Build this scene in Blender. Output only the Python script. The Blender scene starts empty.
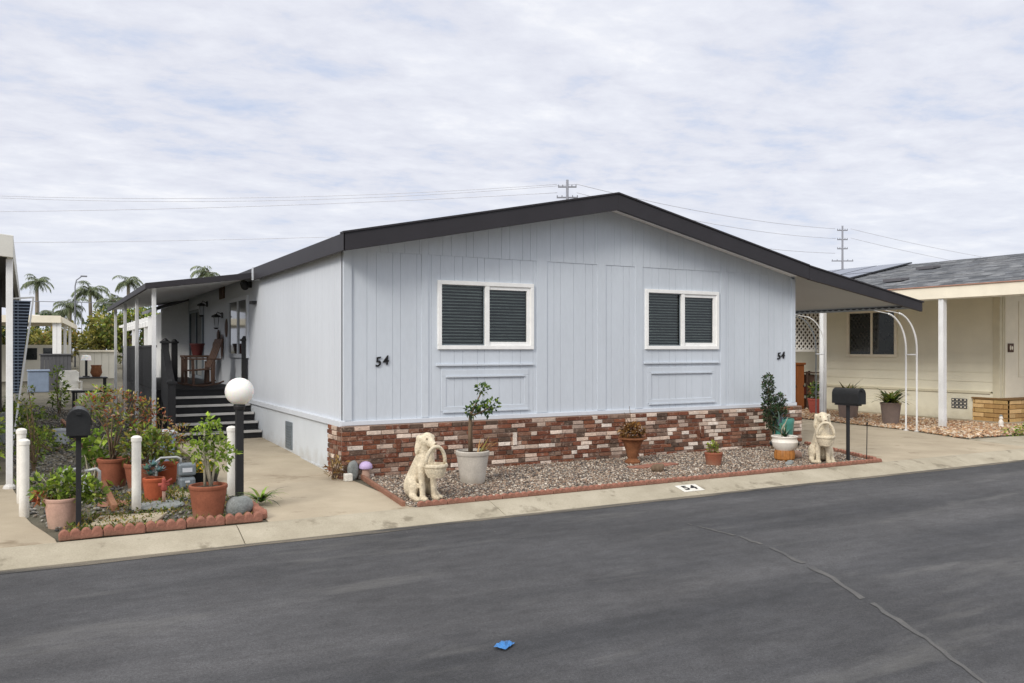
import bpy, bmesh, math, random
import numpy as np
from mathutils import Vector, Matrix, noise as mnoise
R = random.Random(54)
PI = math.pi
scene = bpy.context.scene
COL = scene.collection

# ------------------------------------------------------------------ helpers
def lin(r, g, b, k=1.0):
    def c(v):
        v /= 255.0
        return v / 12.92 if v <= 0.04045 else ((v + 0.055) / 1.055) ** 2.4
    return (min(1, c(r) * k), min(1, c(g) * k), min(1, c(b) * k))

class MB:
    def __init__(self):
        self.v = []; self.f = []; self.c = []
    def add(self, vs, fs, col=None):
        n = len(self.v)
        self.v.extend([tuple(p) for p in vs])
        for f in fs:
            self.f.append(tuple(i + n for i in f)); self.c.append(col)
        return self
    def bx(self, x0, x1, y0, y1, z0, z1, col=None):
        vs = [(x0,y0,z0),(x1,y0,z0),(x1,y1,z0),(x0,y1,z0),(x0,y0,z1),(x1,y0,z1),(x1,y1,z1),(x0,y1,z1)]
        fs = [(3,2,1,0),(4,5,6,7),(0,1,5,4),(1,2,6,5),(2,3,7,6),(3,0,4,7)]
        return self.add(vs, fs, col)
    def box(self, c, s, rot=None, col=None):
        m = rot if rot is not None else Matrix.Identity(3)
        vs = []
        for dz in (-1, 1):
            for dx, dy in ((-1,-1),(1,-1),(1,1),(-1,1)):
                vs.append(Vector(c) + m @ Vector((dx*s[0]/2, dy*s[1]/2, dz*s[2]/2)))
        fs = [(3,2,1,0),(4,5,6,7),(0,1,5,4),(1,2,6,5),(2,3,7,6),(3,0,4,7)]
        return self.add(vs, fs, col)
    def beam(self, a, b, w, d, up=(0,0,1), col=None):
        a = Vector(a); b = Vector(b); z = (b - a).normalized()
        u = Vector(up)
        if abs(z.dot(u)) > .98: u = Vector((0,1,0))
        x = u.cross(z).normalized(); y = z.cross(x)
        m = Matrix((x, y, z)).transposed()
        return self.box((a + b) / 2, (w, d, (b - a).length), m, col)
    def prism(self, poly, fn, d0, d1, col=None):
        n = len(poly)
        vs = [fn(p[0], p[1], d0) for p in poly] + [fn(p[0], p[1], d1) for p in poly]
        fs = [tuple(range(n))[::-1], tuple(range(n, 2*n))]
        for i in range(n):
            j = (i + 1) % n
            fs.append((i, j, n + j, n + i))
        return self.add(vs, fs, col)
    def xz(self, poly, y0, y1, col=None):
        return self.prism(poly, lambda a, b, d: (a, d, b), y0, y1, col)
    def yz(self, poly, x0, x1, col=None):
        return self.prism(poly, lambda a, b, d: (d, a, b), x0, x1, col)
    def xy(self, poly, z0, z1, col=None):
        return self.prism(poly, lambda a, b, d: (a, b, d), z0, z1, col)
    def tube(self, pts, r, n=8, col=None, caps=True):
        pts = [Vector(p) for p in pts]; m = len(pts)
        rs = r if isinstance(r, (list, tuple)) else [r] * m
        t0 = (pts[1] - pts[0]).normalized()
        up = Vector((0,0,1)) if abs(t0.z) < .9 else Vector((1,0,0))
        x = up.cross(t0).normalized()
        vs = []
        for i in range(m):
            if i == 0: t = t0
            elif i == m - 1: t = (pts[i] - pts[i-1]).normalized()
            else: t = ((pts[i] - pts[i-1]).normalized() + (pts[i+1] - pts[i]).normalized()).normalized()
            x = (x - t * x.dot(t)).normalized(); y = t.cross(x)
            for k in range(n):
                a = 2 * PI * k / n
                vs.append(pts[i] + (x * math.cos(a) + y * math.sin(a)) * rs[i])
        fs = []
        for i in range(m - 1):
            for k in range(n):
                k2 = (k + 1) % n
                fs.append((i*n+k, i*n+k2, (i+1)*n+k2, (i+1)*n+k))
        if caps:
            fs.append(tuple(range(n))[::-1]); fs.append(tuple(range((m-1)*n, m*n)))
        return self.add(vs, fs, col)
    def lathe(self, prof, c=(0,0,0), n=28, col=None, wob=0):
        vs = []; m = len(prof)
        for r, z in prof:
            for k in range(n):
                a = 2 * PI * k / n
                rr = r * (1 + wob * math.cos(a * n / 2))
                vs.append((c[0] + rr*math.cos(a), c[1] + rr*math.sin(a), c[2] + z))
        fs = []
        for i in range(m - 1):
            for k in range(n):
                k2 = (k + 1) % n
                fs.append((i*n+k, i*n+k2, (i+1)*n+k2, (i+1)*n+k))
        fs.append(tuple(range(n))[::-1]); fs.append(tuple(range((m-1)*n, m*n)))
        return self.add(vs, fs, col)
    def ell(self, c, r, rot=None, nu=16, nv=10, col=None):
        m = rot if rot is not None else Matrix.Identity(3)
        vs = []; 
        for j in range(1, nv):
            t = PI * j / nv
            for i in range(nu):
                p = 2 * PI * i / nu
                vs.append(Vector(c) + m @ Vector((r[0]*math.sin(t)*math.cos(p), r[1]*math.sin(t)*math.sin(p), r[2]*math.cos(t))))
        top = len(vs); vs.append(Vector(c) + m @ Vector((0,0,r[2])))
        bot = len(vs); vs.append(Vector(c) + m @ Vector((0,0,-r[2])))
        fs = []
        for j in range(nv - 2):
            for i in range(nu):
                i2 = (i + 1) % nu
                fs.append((j*nu+i, (j+1)*nu+i, (j+1)*nu+i2, j*nu+i2))
        for i in range(nu):
            i2 = (i + 1) % nu
            fs.append((top, i, i2)); fs.append((bot, (nv-2)*nu+i2, (nv-2)*nu+i))
        return self.add(vs, fs, col)
    def leaf(self, p, d, n, L, W, col=None, droop=0.0):
        d = Vector(d).normalized(); s = Vector(n).cross(d)
        if s.length < 1e-4: s = Vector((1,0,0)).cross(d)
        s.normalize(); p = Vector(p); nn = d.cross(s)
        mid = p + d * L * .45 + nn * L * .06
        tip = p + d * L + Vector((0,0,-droop * L))
        return self.add([p, mid + s*W/2, tip, mid - s*W/2], [(0,1,2,3)], col)
    def build(self, name, mat, parent=None, smooth=False, bevel=0, seg=2, fix=True, angle=None):
        me = bpy.data.meshes.new(name)
        me.from_pydata(self.v, [], self.f)
        if any(c is not None for c in self.c):
            at = me.color_attributes.new('Col', 'FLOAT_COLOR', 'CORNER')
            arr = np.ones((len(me.loops), 4), np.float32)
            i = 0
            for f, c in zip(self.f, self.c):
                k = len(f)
                arr[i:i+k, :3] = c if c is not None else (1,1,1)
                i += k
            at.data.foreach_set('color', arr.ravel())
        if fix:
            bm = bmesh.new(); bm.from_mesh(me)
            bmesh.ops.recalc_face_normals(bm, faces=bm.faces[:])
            bm.to_mesh(me); bm.free()
        me.materials.append(mat)
        if smooth:
            me.polygons.foreach_set('use_smooth', [True] * len(me.polygons))
            if angle: me.set_sharp_from_angle(angle=math.radians(angle))
        o = bpy.data.objects.new(name, me); COL.objects.link(o)
        if parent: o.parent = parent
        if bevel:
            b = o.modifiers.new('bevel', 'BEVEL'); b.width = bevel; b.segments = seg
            b.limit_method = 'ANGLE'; b.angle_limit = math.radians(40)
        return o

def fuse(mb, voxel, smooth=6):
    """one continuous surface from overlapping ellipsoids"""
    me = bpy.data.meshes.new('tmp'); me.from_pydata(mb.v, [], mb.f)
    o = bpy.data.objects.new('tmp', me); COL.objects.link(o)
    m = o.modifiers.new('r', 'REMESH'); m.mode = 'VOXEL'; m.voxel_size = voxel
    s = o.modifiers.new('s', 'SMOOTH'); s.factor = .5; s.iterations = smooth
    dg = bpy.context.evaluated_depsgraph_get(); dg.update()
    me2 = bpy.data.meshes.new_from_object(o.evaluated_get(dg))
    out = MB(); out.v = [tuple(v.co) for v in me2.vertices]
    out.f = [tuple(p.vertices) for p in me2.polygons]; out.c = [None] * len(out.f)
    bpy.data.objects.remove(o); bpy.data.meshes.remove(me); bpy.data.meshes.remove(me2)
    return out

def tag(o, label=None, cat=None, group=None, kind=None):
    if label: o['label'] = label
    if cat: o['category'] = cat
    if group: o['group'] = group
    if kind: o['kind'] = kind
    return o
def thing(name, label, cat, loc=(0,0,0), rz=0, group=None):
    o = bpy.data.objects.new(name, None); COL.objects.link(o)
    o.location = loc; o.rotation_euler = (0,0,rz); o.empty_display_size = .1
    return tag(o, label, cat, group)
def struct(o): return tag(o, kind='structure')
def stuff(o, label, cat): return tag(o, label, cat, kind='stuff')
def copy_tree(o, parent=None):
    c = o.copy(); COL.objects.link(c)
    if parent: c.parent = parent
    for ch in list(o.children): copy_tree(ch, c)
    return c
def dup(o, label, loc, rz=None, group=None, scale=None):
    c = copy_tree(o); c.location = loc
    if rz is not None: c.rotation_euler = (0,0,rz)
    if scale: c.scale = (scale,)*3
    c['label'] = label
    if group: c['group'] = group
    return c

# ------------------------------------------------------------------ materials
def nodes(name):
    m = bpy.data.materials.new(name); m.use_nodes = True
    nt = m.node_tree; b = nt.nodes['Principled BSDF']
    return m, nt, b
def mapped(nt, stretch=(1,1,1)):
    tc = nt.nodes.new('ShaderNodeTexCoord'); mp = nt.nodes.new('ShaderNodeMapping')
    mp.inputs['Scale'].default_value = stretch
    nt.links.new(tc.outputs['Object'], mp.inputs['Vector']); return mp.outputs['Vector']
def nz(nt, vec, scale, detail=4, rough=.6):
    n = nt.nodes.new('ShaderNodeTexNoise'); n.inputs['Scale'].default_value = scale
    n.inputs['Detail'].default_value = detail; n.inputs['Roughness'].default_value = rough
    nt.links.new(vec, n.inputs['Vector']); return n.outputs['Fac']
def maprange(nt, v, a, b, c, d):
    n = nt.nodes.new('ShaderNodeMapRange'); nt.links.new(v, n.inputs['Value'])
    for k, x in zip(('From Min','From Max','To Min','To Max'), (a,b,c,d)): n.inputs[k].default_value = x
    return n.outputs['Result']
def mul(nt, colsock, fac):
    n = nt.nodes.new('ShaderNodeMix'); n.data_type = 'RGBA'; n.blend_type = 'MULTIPLY'
    n.inputs[0].default_value = 1.0
    nt.links.new(colsock, n.inputs[6]); nt.links.new(fac, n.inputs[7]); return n.outputs[2]
def mix(nt, fac, a, b):
    n = nt.nodes.new('ShaderNodeMix'); n.data_type = 'RGBA'
    nt.links.new(fac, n.inputs[0])
    for i, s in ((6, a), (7, b)):
        if isinstance(s, tuple): n.inputs[i].default_value = (*s, 1)
        else: nt.links.new(s, n.inputs[i])
    return n.outputs[2]
def pmat(name, col, rough=.7, var=.1, vscale=6, fine=.06, fscale=70, bump=.08, bscale=90, attr=False,
         metal=0, spec=.3, stretch=(1,1,1), transl=0, grime=None):
    m, nt, b = nodes(name)
    vec = mapped(nt, stretch)
    if attr:
        a = nt.nodes.new('ShaderNodeAttribute'); a.attribute_name = 'Col'; base = a.outputs['Color']
    else:
        rgb = nt.nodes.new('ShaderNodeRGB'); rgb.outputs[0].default_value = (*col, 1); base = rgb.outputs[0]
    if var: base = mul(nt, base, maprange(nt, nz(nt, vec, vscale), .25, .75, 1 - var, 1 + var))
    if fine: base = mul(nt, base, maprange(nt, nz(nt, vec, fscale, 3), .25, .75, 1 - fine, 1 + fine))
    if grime:      # (z_top, colour, strength): splash dirt low on the thing
        tc = nt.nodes.new('ShaderNodeTexCoord'); sx = nt.nodes.new('ShaderNodeSeparateXYZ')
        nt.links.new(tc.outputs['Object'], sx.inputs[0])
        add = nt.nodes.new('ShaderNodeMath'); add.operation = 'ADD'
        nt.links.new(sx.outputs['Z'], add.inputs[0])
        nt.links.new(maprange(nt, nz(nt, vec, 5), .2, .8, -grime[0]*.6, grime[0]*.6), add.inputs[1])
        base = mix(nt, maprange(nt, add.outputs[0], 0, grime[0], grime[2], 0), base, grime[1])
    nt.links.new(base, b.inputs['Base Color'])
    b.inputs['Roughness'].default_value = rough; b.inputs['Metallic'].default_value = metal
    b.inputs['Specular IOR Level'].default_value = spec
    if bump:
        bp = nt.nodes.new('ShaderNodeBump'); bp.inputs['Strength'].default_value = bump; bp.inputs['Distance'].default_value = .02
        nt.links.new(nz(nt, vec, bscale, 5), bp.inputs['Height']); nt.links.new(bp.outputs['Normal'], b.inputs['Normal'])
    if transl:
        out = nt.nodes['Material Output']; t = nt.nodes.new('ShaderNodeBsdfTranslucent'); s = nt.nodes.new('ShaderNodeMixShader')
        nt.links.new(base, t.inputs['Color']); s.inputs[0].default_value = transl
        nt.links.new(b.outputs[0], s.inputs[1]); nt.links.new(t.outputs[0], s.inputs[2]); nt.links.new(s.outputs[0], out.inputs['Surface'])
    return m

def glass_mat(name, refl=.06):
    m, nt, b = nodes(name); nt.nodes.remove(b)
    out = nt.nodes['Material Output']
    t = nt.nodes.new('ShaderNodeBsdfTransparent'); t.inputs[0].default_value = (.72,.78,.75,1)
    g = nt.nodes.new('ShaderNodeBsdfGlossy'); g.inputs['Roughness'].default_value = .03
    g.inputs['Color'].default_value = (.9,.95,.97,1)
    fr = nt.nodes.new('ShaderNodeFresnel'); fr.inputs['IOR'].default_value = 1.6
    s = nt.nodes.new('ShaderNodeMixShader')
    nt.links.new(fr.outputs[0], s.inputs[0]); nt.links.new(t.outputs[0], s.inputs[1]); nt.links.new(g.outputs[0], s.inputs[2])
    nt.links.new(s.outputs[0], out.inputs['Surface'])
    return m

M = {}
M['siding'] = pmat('siding_paint', lin(199,206,214), .6, var=.06, vscale=1.6, fine=.03, fscale=26, bump=.06, bscale=45, stretch=(1,1,.25), grime=(.9, lin(150,150,150), .12))
M['siding_lit'] = pmat('lit_siding_paint', lin(206,211,218), .6, var=.05, vscale=1.1, fine=.03, fscale=26, bump=.06, bscale=45, stretch=(1,1,.25))  # lighter copy of the siding: the left wall's stronger light put into colour
M['trim'] = pmat('white_trim_paint', lin(240,240,238), .5, var=.05, fine=.04, fscale=20, bump=.03)
M['skirt'] = pmat('skirting_paint', lin(210,216,222), .6, var=.05, vscale=2, fine=.03, grime=(.22, lin(150,140,120), .45))
M['fascia'] = pmat('charcoal_fascia_paint', lin(48,46,50), .55, var=.12, vscale=3, fine=.05, bump=.04)
M['dripedge'] = pmat('drip_edge_metal', lin(96,95,99), .4, var=.06, bump=.02)
M['darkroof'] = pmat('charcoal_shingles', lin(74,72,76), .9, var=.2, vscale=5, fine=.3, fscale=60, bump=.4, bscale=50)
M['soffit'] = pmat('soffit_paint', lin(236,236,236), .6, var=.05, vscale=2, bump=.02)
M['awning'] = pmat('awning_panel_paint', lin(168,172,176), .5, var=.05, vscale=1.5, bump=.02)
M['dark'] = pmat('dark_interior', (.012,.013,.014), .9, var=.3, bump=0)
M['blind'] = pmat('blind_slat', lin(214,220,212), .6, var=.2, bump=0)
M['glass'] = glass_mat('window_glass')
M['screen'] = pmat('insect_screen', (.02,.022,.022), .8, var=.1)
M['brick'] = pmat('used_brick', (1,1,1), .9, var=.22, vscale=28, fine=.2, fscale=120, bump=.5, bscale=70, attr=True)
_nt = M['brick'].node_tree; _b = _nt.nodes['Principled BSDF']; _src = _b.inputs['Base Color'].links[0].from_socket; _v = mapped(_nt)
_c = mix(_nt, maprange(_nt, nz(_nt, _v, 17, 7, .75), .54, .70, 0, .7), _src, lin(196,174,158))
_c = mix(_nt, maprange(_nt, nz(_nt, _v, 9, 6, .7), .58, .72, 0, .7), _c, lin(66,54,50))
_nt.links.new(_c, _b.inputs['Base Color'])
M['mortar'] = pmat('mortar', lin(158,138,126), .95, var=.2, vscale=15, fine=.2, bump=.5, bscale=80)
M['pebble'] = pmat('pebble_stone', (1,1,1), .85, var=.18, vscale=40, fine=.1, fscale=150, bump=.2, attr=True)
M['leaf'] = pmat('leaf', (1,1,1), .5, var=.2, vscale=14, fine=.1, bump=0, attr=True, transl=.3, spec=.35)
M['bark'] = pmat('bark', lin(112,94,76), .9, var=.25, vscale=20, fine=.2, bump=.5, bscale=50, stretch=(1,1,.3))
M['palebark'] = pmat('pale_stem', lin(176,170,150), .85, var=.2, vscale=20, fine=.15, bump=.3)
M['terracotta'] = pmat('terracotta', lin(142,86,64), .85, var=.2, vscale=9, fine=.12, bump=.15, grime=(.09, lin(150,125,105), .55))
M['orange_clay'] = pmat('orange_clay', lin(168,86,56), .8, var=.14, vscale=9, fine=.1, bump=.12, grime=(.05, lin(140,110,90), .4))
M['dusty_clay'] = pmat('dusty_clay', lin(186,152,136), .9, var=.16, vscale=9, fine=.1, bump=.15, grime=(.12, lin(160,140,120), .5))
M['rust_clay'] = pmat('rusty_clay', lin(128,84,56), .9, var=.3, vscale=12, fine=.2, bump=.3)
M['urnstone'] = pmat('urn_stone', lin(188,182,172), .85, var=.12, vscale=8, fine=.12, bump=.2, grime=(.1, lin(140,130,115), .5))
M['statue'] = pmat('weathered_cast_stone', lin(212,200,176), .8, var=.24, vscale=15, fine=.16, fscale=60, bump=.7, bscale=38, grime=(.1, lin(150,130,100), .5))
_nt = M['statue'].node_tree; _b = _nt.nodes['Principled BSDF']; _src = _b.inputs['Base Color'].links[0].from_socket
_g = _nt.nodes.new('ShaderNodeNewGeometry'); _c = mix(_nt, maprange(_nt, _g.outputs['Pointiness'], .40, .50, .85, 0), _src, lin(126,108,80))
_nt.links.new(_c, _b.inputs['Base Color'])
M['soil'] = pmat('potting_soil', lin(74,60,48), .95, var=.3, vscale=30, bump=.6)
M['white_plastic'] = pmat('white_pvc', lin(230,228,221), .5, var=.1, vscale=9, fine=.06, bump=.02, grime=(.14, lin(160,145,120), .5))
M['white_metal'] = pmat('white_metal_paint', lin(228,229,229), .45, var=.06, vscale=5, bump=.03, grime=(.2, lin(165,150,130), .4))
M['black_metal'] = pmat('black_metal', (.018,.019,.02), .45, var=.25, vscale=14, fine=.1, bump=.06)
M['black_wood'] = pmat('black_painted_wood', (.022,.022,.024), .6, var=.2, vscale=12, fine=.1, bump=.15, stretch=(1,1,.3))
M['tread'] = pmat('grey_nosing', lin(196,194,190), .7, var=.12, bump=.1)
M['globe'] = pmat('globe_shade', lin(240,239,234), .3, var=.05, fine=.02, bump=0, spec=.5)
M['globe'].node_tree.nodes['Principled BSDF'].inputs['Subsurface Weight'].default_value = .3
M['grey_metal'] = pmat('grey_metal', lin(120,128,134), .5, var=.12, vscale=12, bump=.06, metal=.2)
M['galv'] = pmat('galvanised_pipe', lin(168,170,170), .45, var=.15, vscale=20, bump=.05, metal=.4)
M['redpaint'] = pmat('red_brass_paint', lin(170,84,72), .6, var=.2, vscale=30, bump=.1)
M['rock'] = pmat('grey_rock', lin(134,138,136), .9, var=.25, vscale=9, fine=.2, bump=.6, bscale=18)
M['wood'] = pmat('brown_wood', lin(126,88,62), .75, var=.25, vscale=8, fine=.2, bump=.3, stretch=(.2,1,1))
M['darkwood'] = pmat('dark_stained_wood', lin(92,72,62), .7, var=.25, vscale=10, fine=.15, bump=.2)
M['cabinet'] = pmat('orange_brown_wood', lin(142,84,44), .6, var=.2, vscale=7, fine=.15, bump=.1, stretch=(1,1,.2))
M['board'] = pmat('weathered_board', lin(140,100,76), .9, var=.28, vscale=10, fine=.2, bump=.4, stretch=(1,.2,1))
M['cream'] = pmat('cream_siding', lin(230,225,204), .7, var=.06, vscale=1.5, fine=.03, bump=.05, grime=(.3, lin(170,158,130), .35))
M['creamtrim'] = pmat('cream_trim', lin(236,228,208), .65, var=.07, vscale=3, fine=.04, bump=.04)
M['tantrim'] = pmat('tan_trim', lin(212,205,180), .7, var=.08, vscale=4, bump=.04)
M['shingle'] = pmat('grey_shingles', (1,1,1), .95, var=.2, vscale=3, fine=.25, fscale=45, bump=.4, bscale=60, attr=True)
M['solar'] = pmat('solar_glass', lin(86,94,110), .22, var=.1, vscale=4, bump=0, spec=.6)
M['alu'] = pmat('aluminium_edge', lin(60,62,66), .4, var=.06, bump=0, metal=.4)
M['tanbrick'] = pmat('tan_slump_block', (1,1,1), .9, var=.16, vscale=14, fine=.12, bump=.35, bscale=50, attr=True)
M['tanmortar'] = pmat('tan_mortar', lin(128,100,66), .95, var=.15, bump=.3)
M['edging'] = pmat('red_concrete_edging', lin(150,104,88), .95, var=.2, vscale=12, fine=.18, bump=.45, bscale=60, grime=(.04, lin(120,100,80), .5))
M['purple'] = pmat('lilac_glaze', lin(196,176,216), .5, var=.1, bump=.02)
M['ceramic'] = pmat('white_ceramic', lin(228,222,212), .35, var=.08, vscale=8, bump=.03)
M['amber'] = pmat('amber_glaze', lin(168,112,58), .5, var=.3, vscale=22, fine=.2, bump=.1, stretch=(1,1,.3))
M['teal'] = pmat('teal_glaze', lin(74,136,124), .35, var=.15, vscale=10, bump=.03)
M['palegrey'] = pmat('pale_grey_plastic', lin(198,202,208), .5, var=.07, bump=.02)
M['bluegrey'] = pmat('blue_grey_plastic', lin(132,146,166), .5, var=.1, bump=.02)
M['darkgrey'] = pmat('dark_grey_boards', lin(92,92,94), .8, var=.12, vscale=5, bump=.1)
M['yellow'] = pmat('yellow_flower', lin(236,196,30), .6, var=.2, bump=0)
M['bluefoil'] = pmat('blue_foil', lin(36,112,178), .3, var=.3, vscale=40, fine=.2, fscale=120, bump=.3, spec=.6)
M['numblack'] = pmat('black_numerals', (.012,.012,.013), .45, var=.1, bump=0)
M['markwhite'] = pmat('white_kerb_paint', lin(216,213,204), .8, var=.2, vscale=25, fine=.2, fscale=110, bump=.1)
M['pole'] = pmat('utility_pole_wood', lin(134,136,144), .9, var=.15, bump=.1)
M['wire'] = pmat('wire', lin(204,206,214), .7, var=.05, bump=0)
M['farwall'] = pmat('far_cream_panels', lin(222,218,204), .7, var=.06, vscale=3, bump=.03)
M['navy'] = pmat('navy_lattice', lin(48,54,66), .7, var=.12, bump=.03)

def ground_mat(name, base, alt, s1, rough=.95, fine=.25, fscale=160, bump=.5, bscale=120, stretch=(1,1,1), stain=None):
    m, nt, b = nodes(name); vec = mapped(nt, stretch)
    c = mix(nt, maprange(nt, nz(nt, vec, s1, 6), .35, .65, 0, 1), base, alt)
    vec2 = mapped(nt)
    c = mul(nt, c, maprange(nt, nz(nt, vec2, fscale, 3, .7), .25, .75, 1 - fine, 1 + fine))
    if stain:
        c = mix(nt, maprange(nt, nz(nt, vec2, stain[0], 5, .65), stain[3], stain[3] + .1, 0, stain[2]), c, stain[1])
    nt.links.new(c, b.inputs['Base Color']); b.inputs['Roughness'].default_value = rough
    b.inputs['Specular IOR Level'].default_value = .25
    bp = nt.nodes.new('ShaderNodeBump'); bp.inputs['Strength'].default_value = bump; bp.inputs['Distance'].default_value = .01
    nt.links.new(nz(nt, vec2, bscale, 4, .7), bp.inputs['Height']); nt.links.new(bp.outputs['Normal'], b.inputs['Normal'])
    return m
M['concrete'] = ground_mat('old_concrete', lin(182,170,149), lin(164,152,132), 1.3, fine=.1, fscale=90, bump=.25, stain=(1.6, lin(126,112,92), .75, .57))
M['kerbmat'] = ground_mat('kerb_concrete', lin(176,168,150), lin(156,148,130), 2.0, fine=.14, fscale=80, bump=.3, stain=(3.5, lin(112,104,88), .7, .58))
M['dirt'] = ground_mat('garden_dirt', lin(112,106,92), lin(88,86,74), 3.0, fine=.35, fscale=70, bump=.9, bscale=60)
M['gravelbed'] = ground_mat('gravel_bed', lin(140,122,108), lin(112,98,88), 5.0, fine=.4, fscale=60, bump=1, bscale=50)
M['farground'] = ground_mat('far_ground', lin(120,116,100), lin(104,108,84), .2, fine=.2)

# asphalt: long streaks, patches, grit, pale wear
def asphalt():
    m, nt, b = nodes('asphalt')
    v0 = mapped(nt); vs = mapped(nt, (.12, 1, 1))
    c = mix(nt, maprange(nt, nz(nt, vs, 1.3, 7, .62), .36, .64, 0, 1), lin(60,61,64), lin(81,81,83))
    c = mul(nt, c, maprange(nt, nz(nt, v0, .5, 5), .32, .68, .76, 1.2))
    c = mul(nt, c, maprange(nt, nz(nt, v0, 260, 2, .8), .3, .7, .5, 1.5))
    c = mul(nt, c, maprange(nt, nz(nt, v0, 70, 3, .8), .3, .7, .72, 1.28))
    c = mul(nt, c, maprange(nt, nz(nt, mapped(nt, (.5, 1, 1)), 11, 6, .72), .32, .68, .82, 1.18))
    c = mix(nt, maprange(nt, nz(nt, mapped(nt, (.22, 1, 1)), 2.0, 8, .72), .56, .76, 0, .5), c, lin(116,115,113))
    c = mix(nt, maprange(nt, nz(nt, mapped(nt, (.4, 1, 1)), 1.1, 6, .7), .62, .72, 0, .35), c, lin(52,52,55))
    vo = nt.nodes.new('ShaderNodeTexVoronoi'); vo.inputs['Scale'].default_value = 3.4; nt.links.new(v0, vo.inputs['Vector'])
    c = mix(nt, maprange(nt, vo.outputs['Distance'], .012, .03, .6, 0), c, lin(150,150,146))
    nt.links.new(c, b.inputs['Base Color']); b.inputs['Roughness'].default_value = .82
    b.inputs['Specular IOR Level'].default_value = .3
    bp = nt.nodes.new('ShaderNodeBump'); bp.inputs['Strength'].default_value = .55; bp.inputs['Distance'].default_value = .006
    nt.links.new(nz(nt, v0, 170, 4, .8), bp.inputs['Height']); nt.links.new(bp.outputs['Normal'], b.inputs['Normal'])
    return m
M['asphalt'] = asphalt()
M['seam'] = ground_mat('asphalt_seam', lin(84,84,85), lin(98,97,96), 6, fine=.3, fscale=200, bump=.5)

# ------------------------------------------------------------------ generic plant / stone tools
def pal(*cols): return [lin(*c) for c in cols]
GREEN = pal((98,124,47),(128,151,57),(77,100,41),(161,175,72),(115,134,63))
LIME = pal((165,189,70),(140,171,63),(184,204,96),(114,145,55))
DARKG = pal((53,80,48),(68,97,58),(43,65,43),(85,112,68))
OLIVE = pal((132,132,60),(109,114,53),(152,145,73),(94,103,49),(168,159,82))
REDDISH = pal((168,84,52),(190,104,66),(150,68,48),(176,132,70),(140,128,62),(196,130,90))
DRY = pal((170,140,84),(150,112,60),(188,160,104),(128,96,56))
BLUEG = pal((120,146,148),(98,126,126),(140,164,166))
def rv():
    while True:
        p = Vector((R.uniform(-1,1), R.uniform(-1,1), R.uniform(-1,1)))
        if .05 < p.length < 1: return p
def leaves(mb, blobs, n, L, palette, W=.45, up=.2, shell=.5, droop=.15):
    wts = [b[3] ** 2 for b in blobs]
    for _ in range(n):
        x, y, z, r = R.choices(blobs, wts)[0]
        d = rv(); k = d.length; d.normalize()
        rr = r * (shell + (1 - shell) * k if R.random() < .75 else k)
        p = Vector((x, y, z)) + Vector((d.x, d.y, d.z * .9)) * rr * R.uniform(.8, 1.15)
        dr = (d * .6 + rv() * .8 + Vector((0,0,up))).normalized()
        c = R.choice(palette); s = R.uniform(.65, 1.2) * (.62 + .48 * (rr / r)) * (.8 + .35 * max(-.5, d.z))  # inner and lower leaves darker: crown shade painted into leaf colour
        l = L * R.uniform(.6, 1.3)
        mb.leaf(p, dr, rv().normalized(), l, l * W, tuple(q * s for q in c), droop)
    return mb
def blade(mb, base, d, L, W, col, segs=5, bend=.6):
    """long arching strap leaf"""
    d = Vector(d).normalized(); s = d.cross(Vector((0,0,1)))
    if s.length < .05: s = Vector((R.uniform(-1,1), R.uniform(-1,1), 0))
    s.normalize(); p = Vector(base); pts = []
    for i in range(segs + 1):
        t = i / segs; w = W * (1 - t ** 2) * .5 + .0005
        pts.append(p - s * w); pts.append(p + s * w)
        p = p + d * L / segs; d = (d + Vector((0,0,-bend / segs * (1 + t)))).normalized()
    fs = [(2*i, 2*i+1, 2*i+3, 2*i+2) for i in range(segs)]
    mb.add(pts, fs, col); return mb
_ico = None
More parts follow.
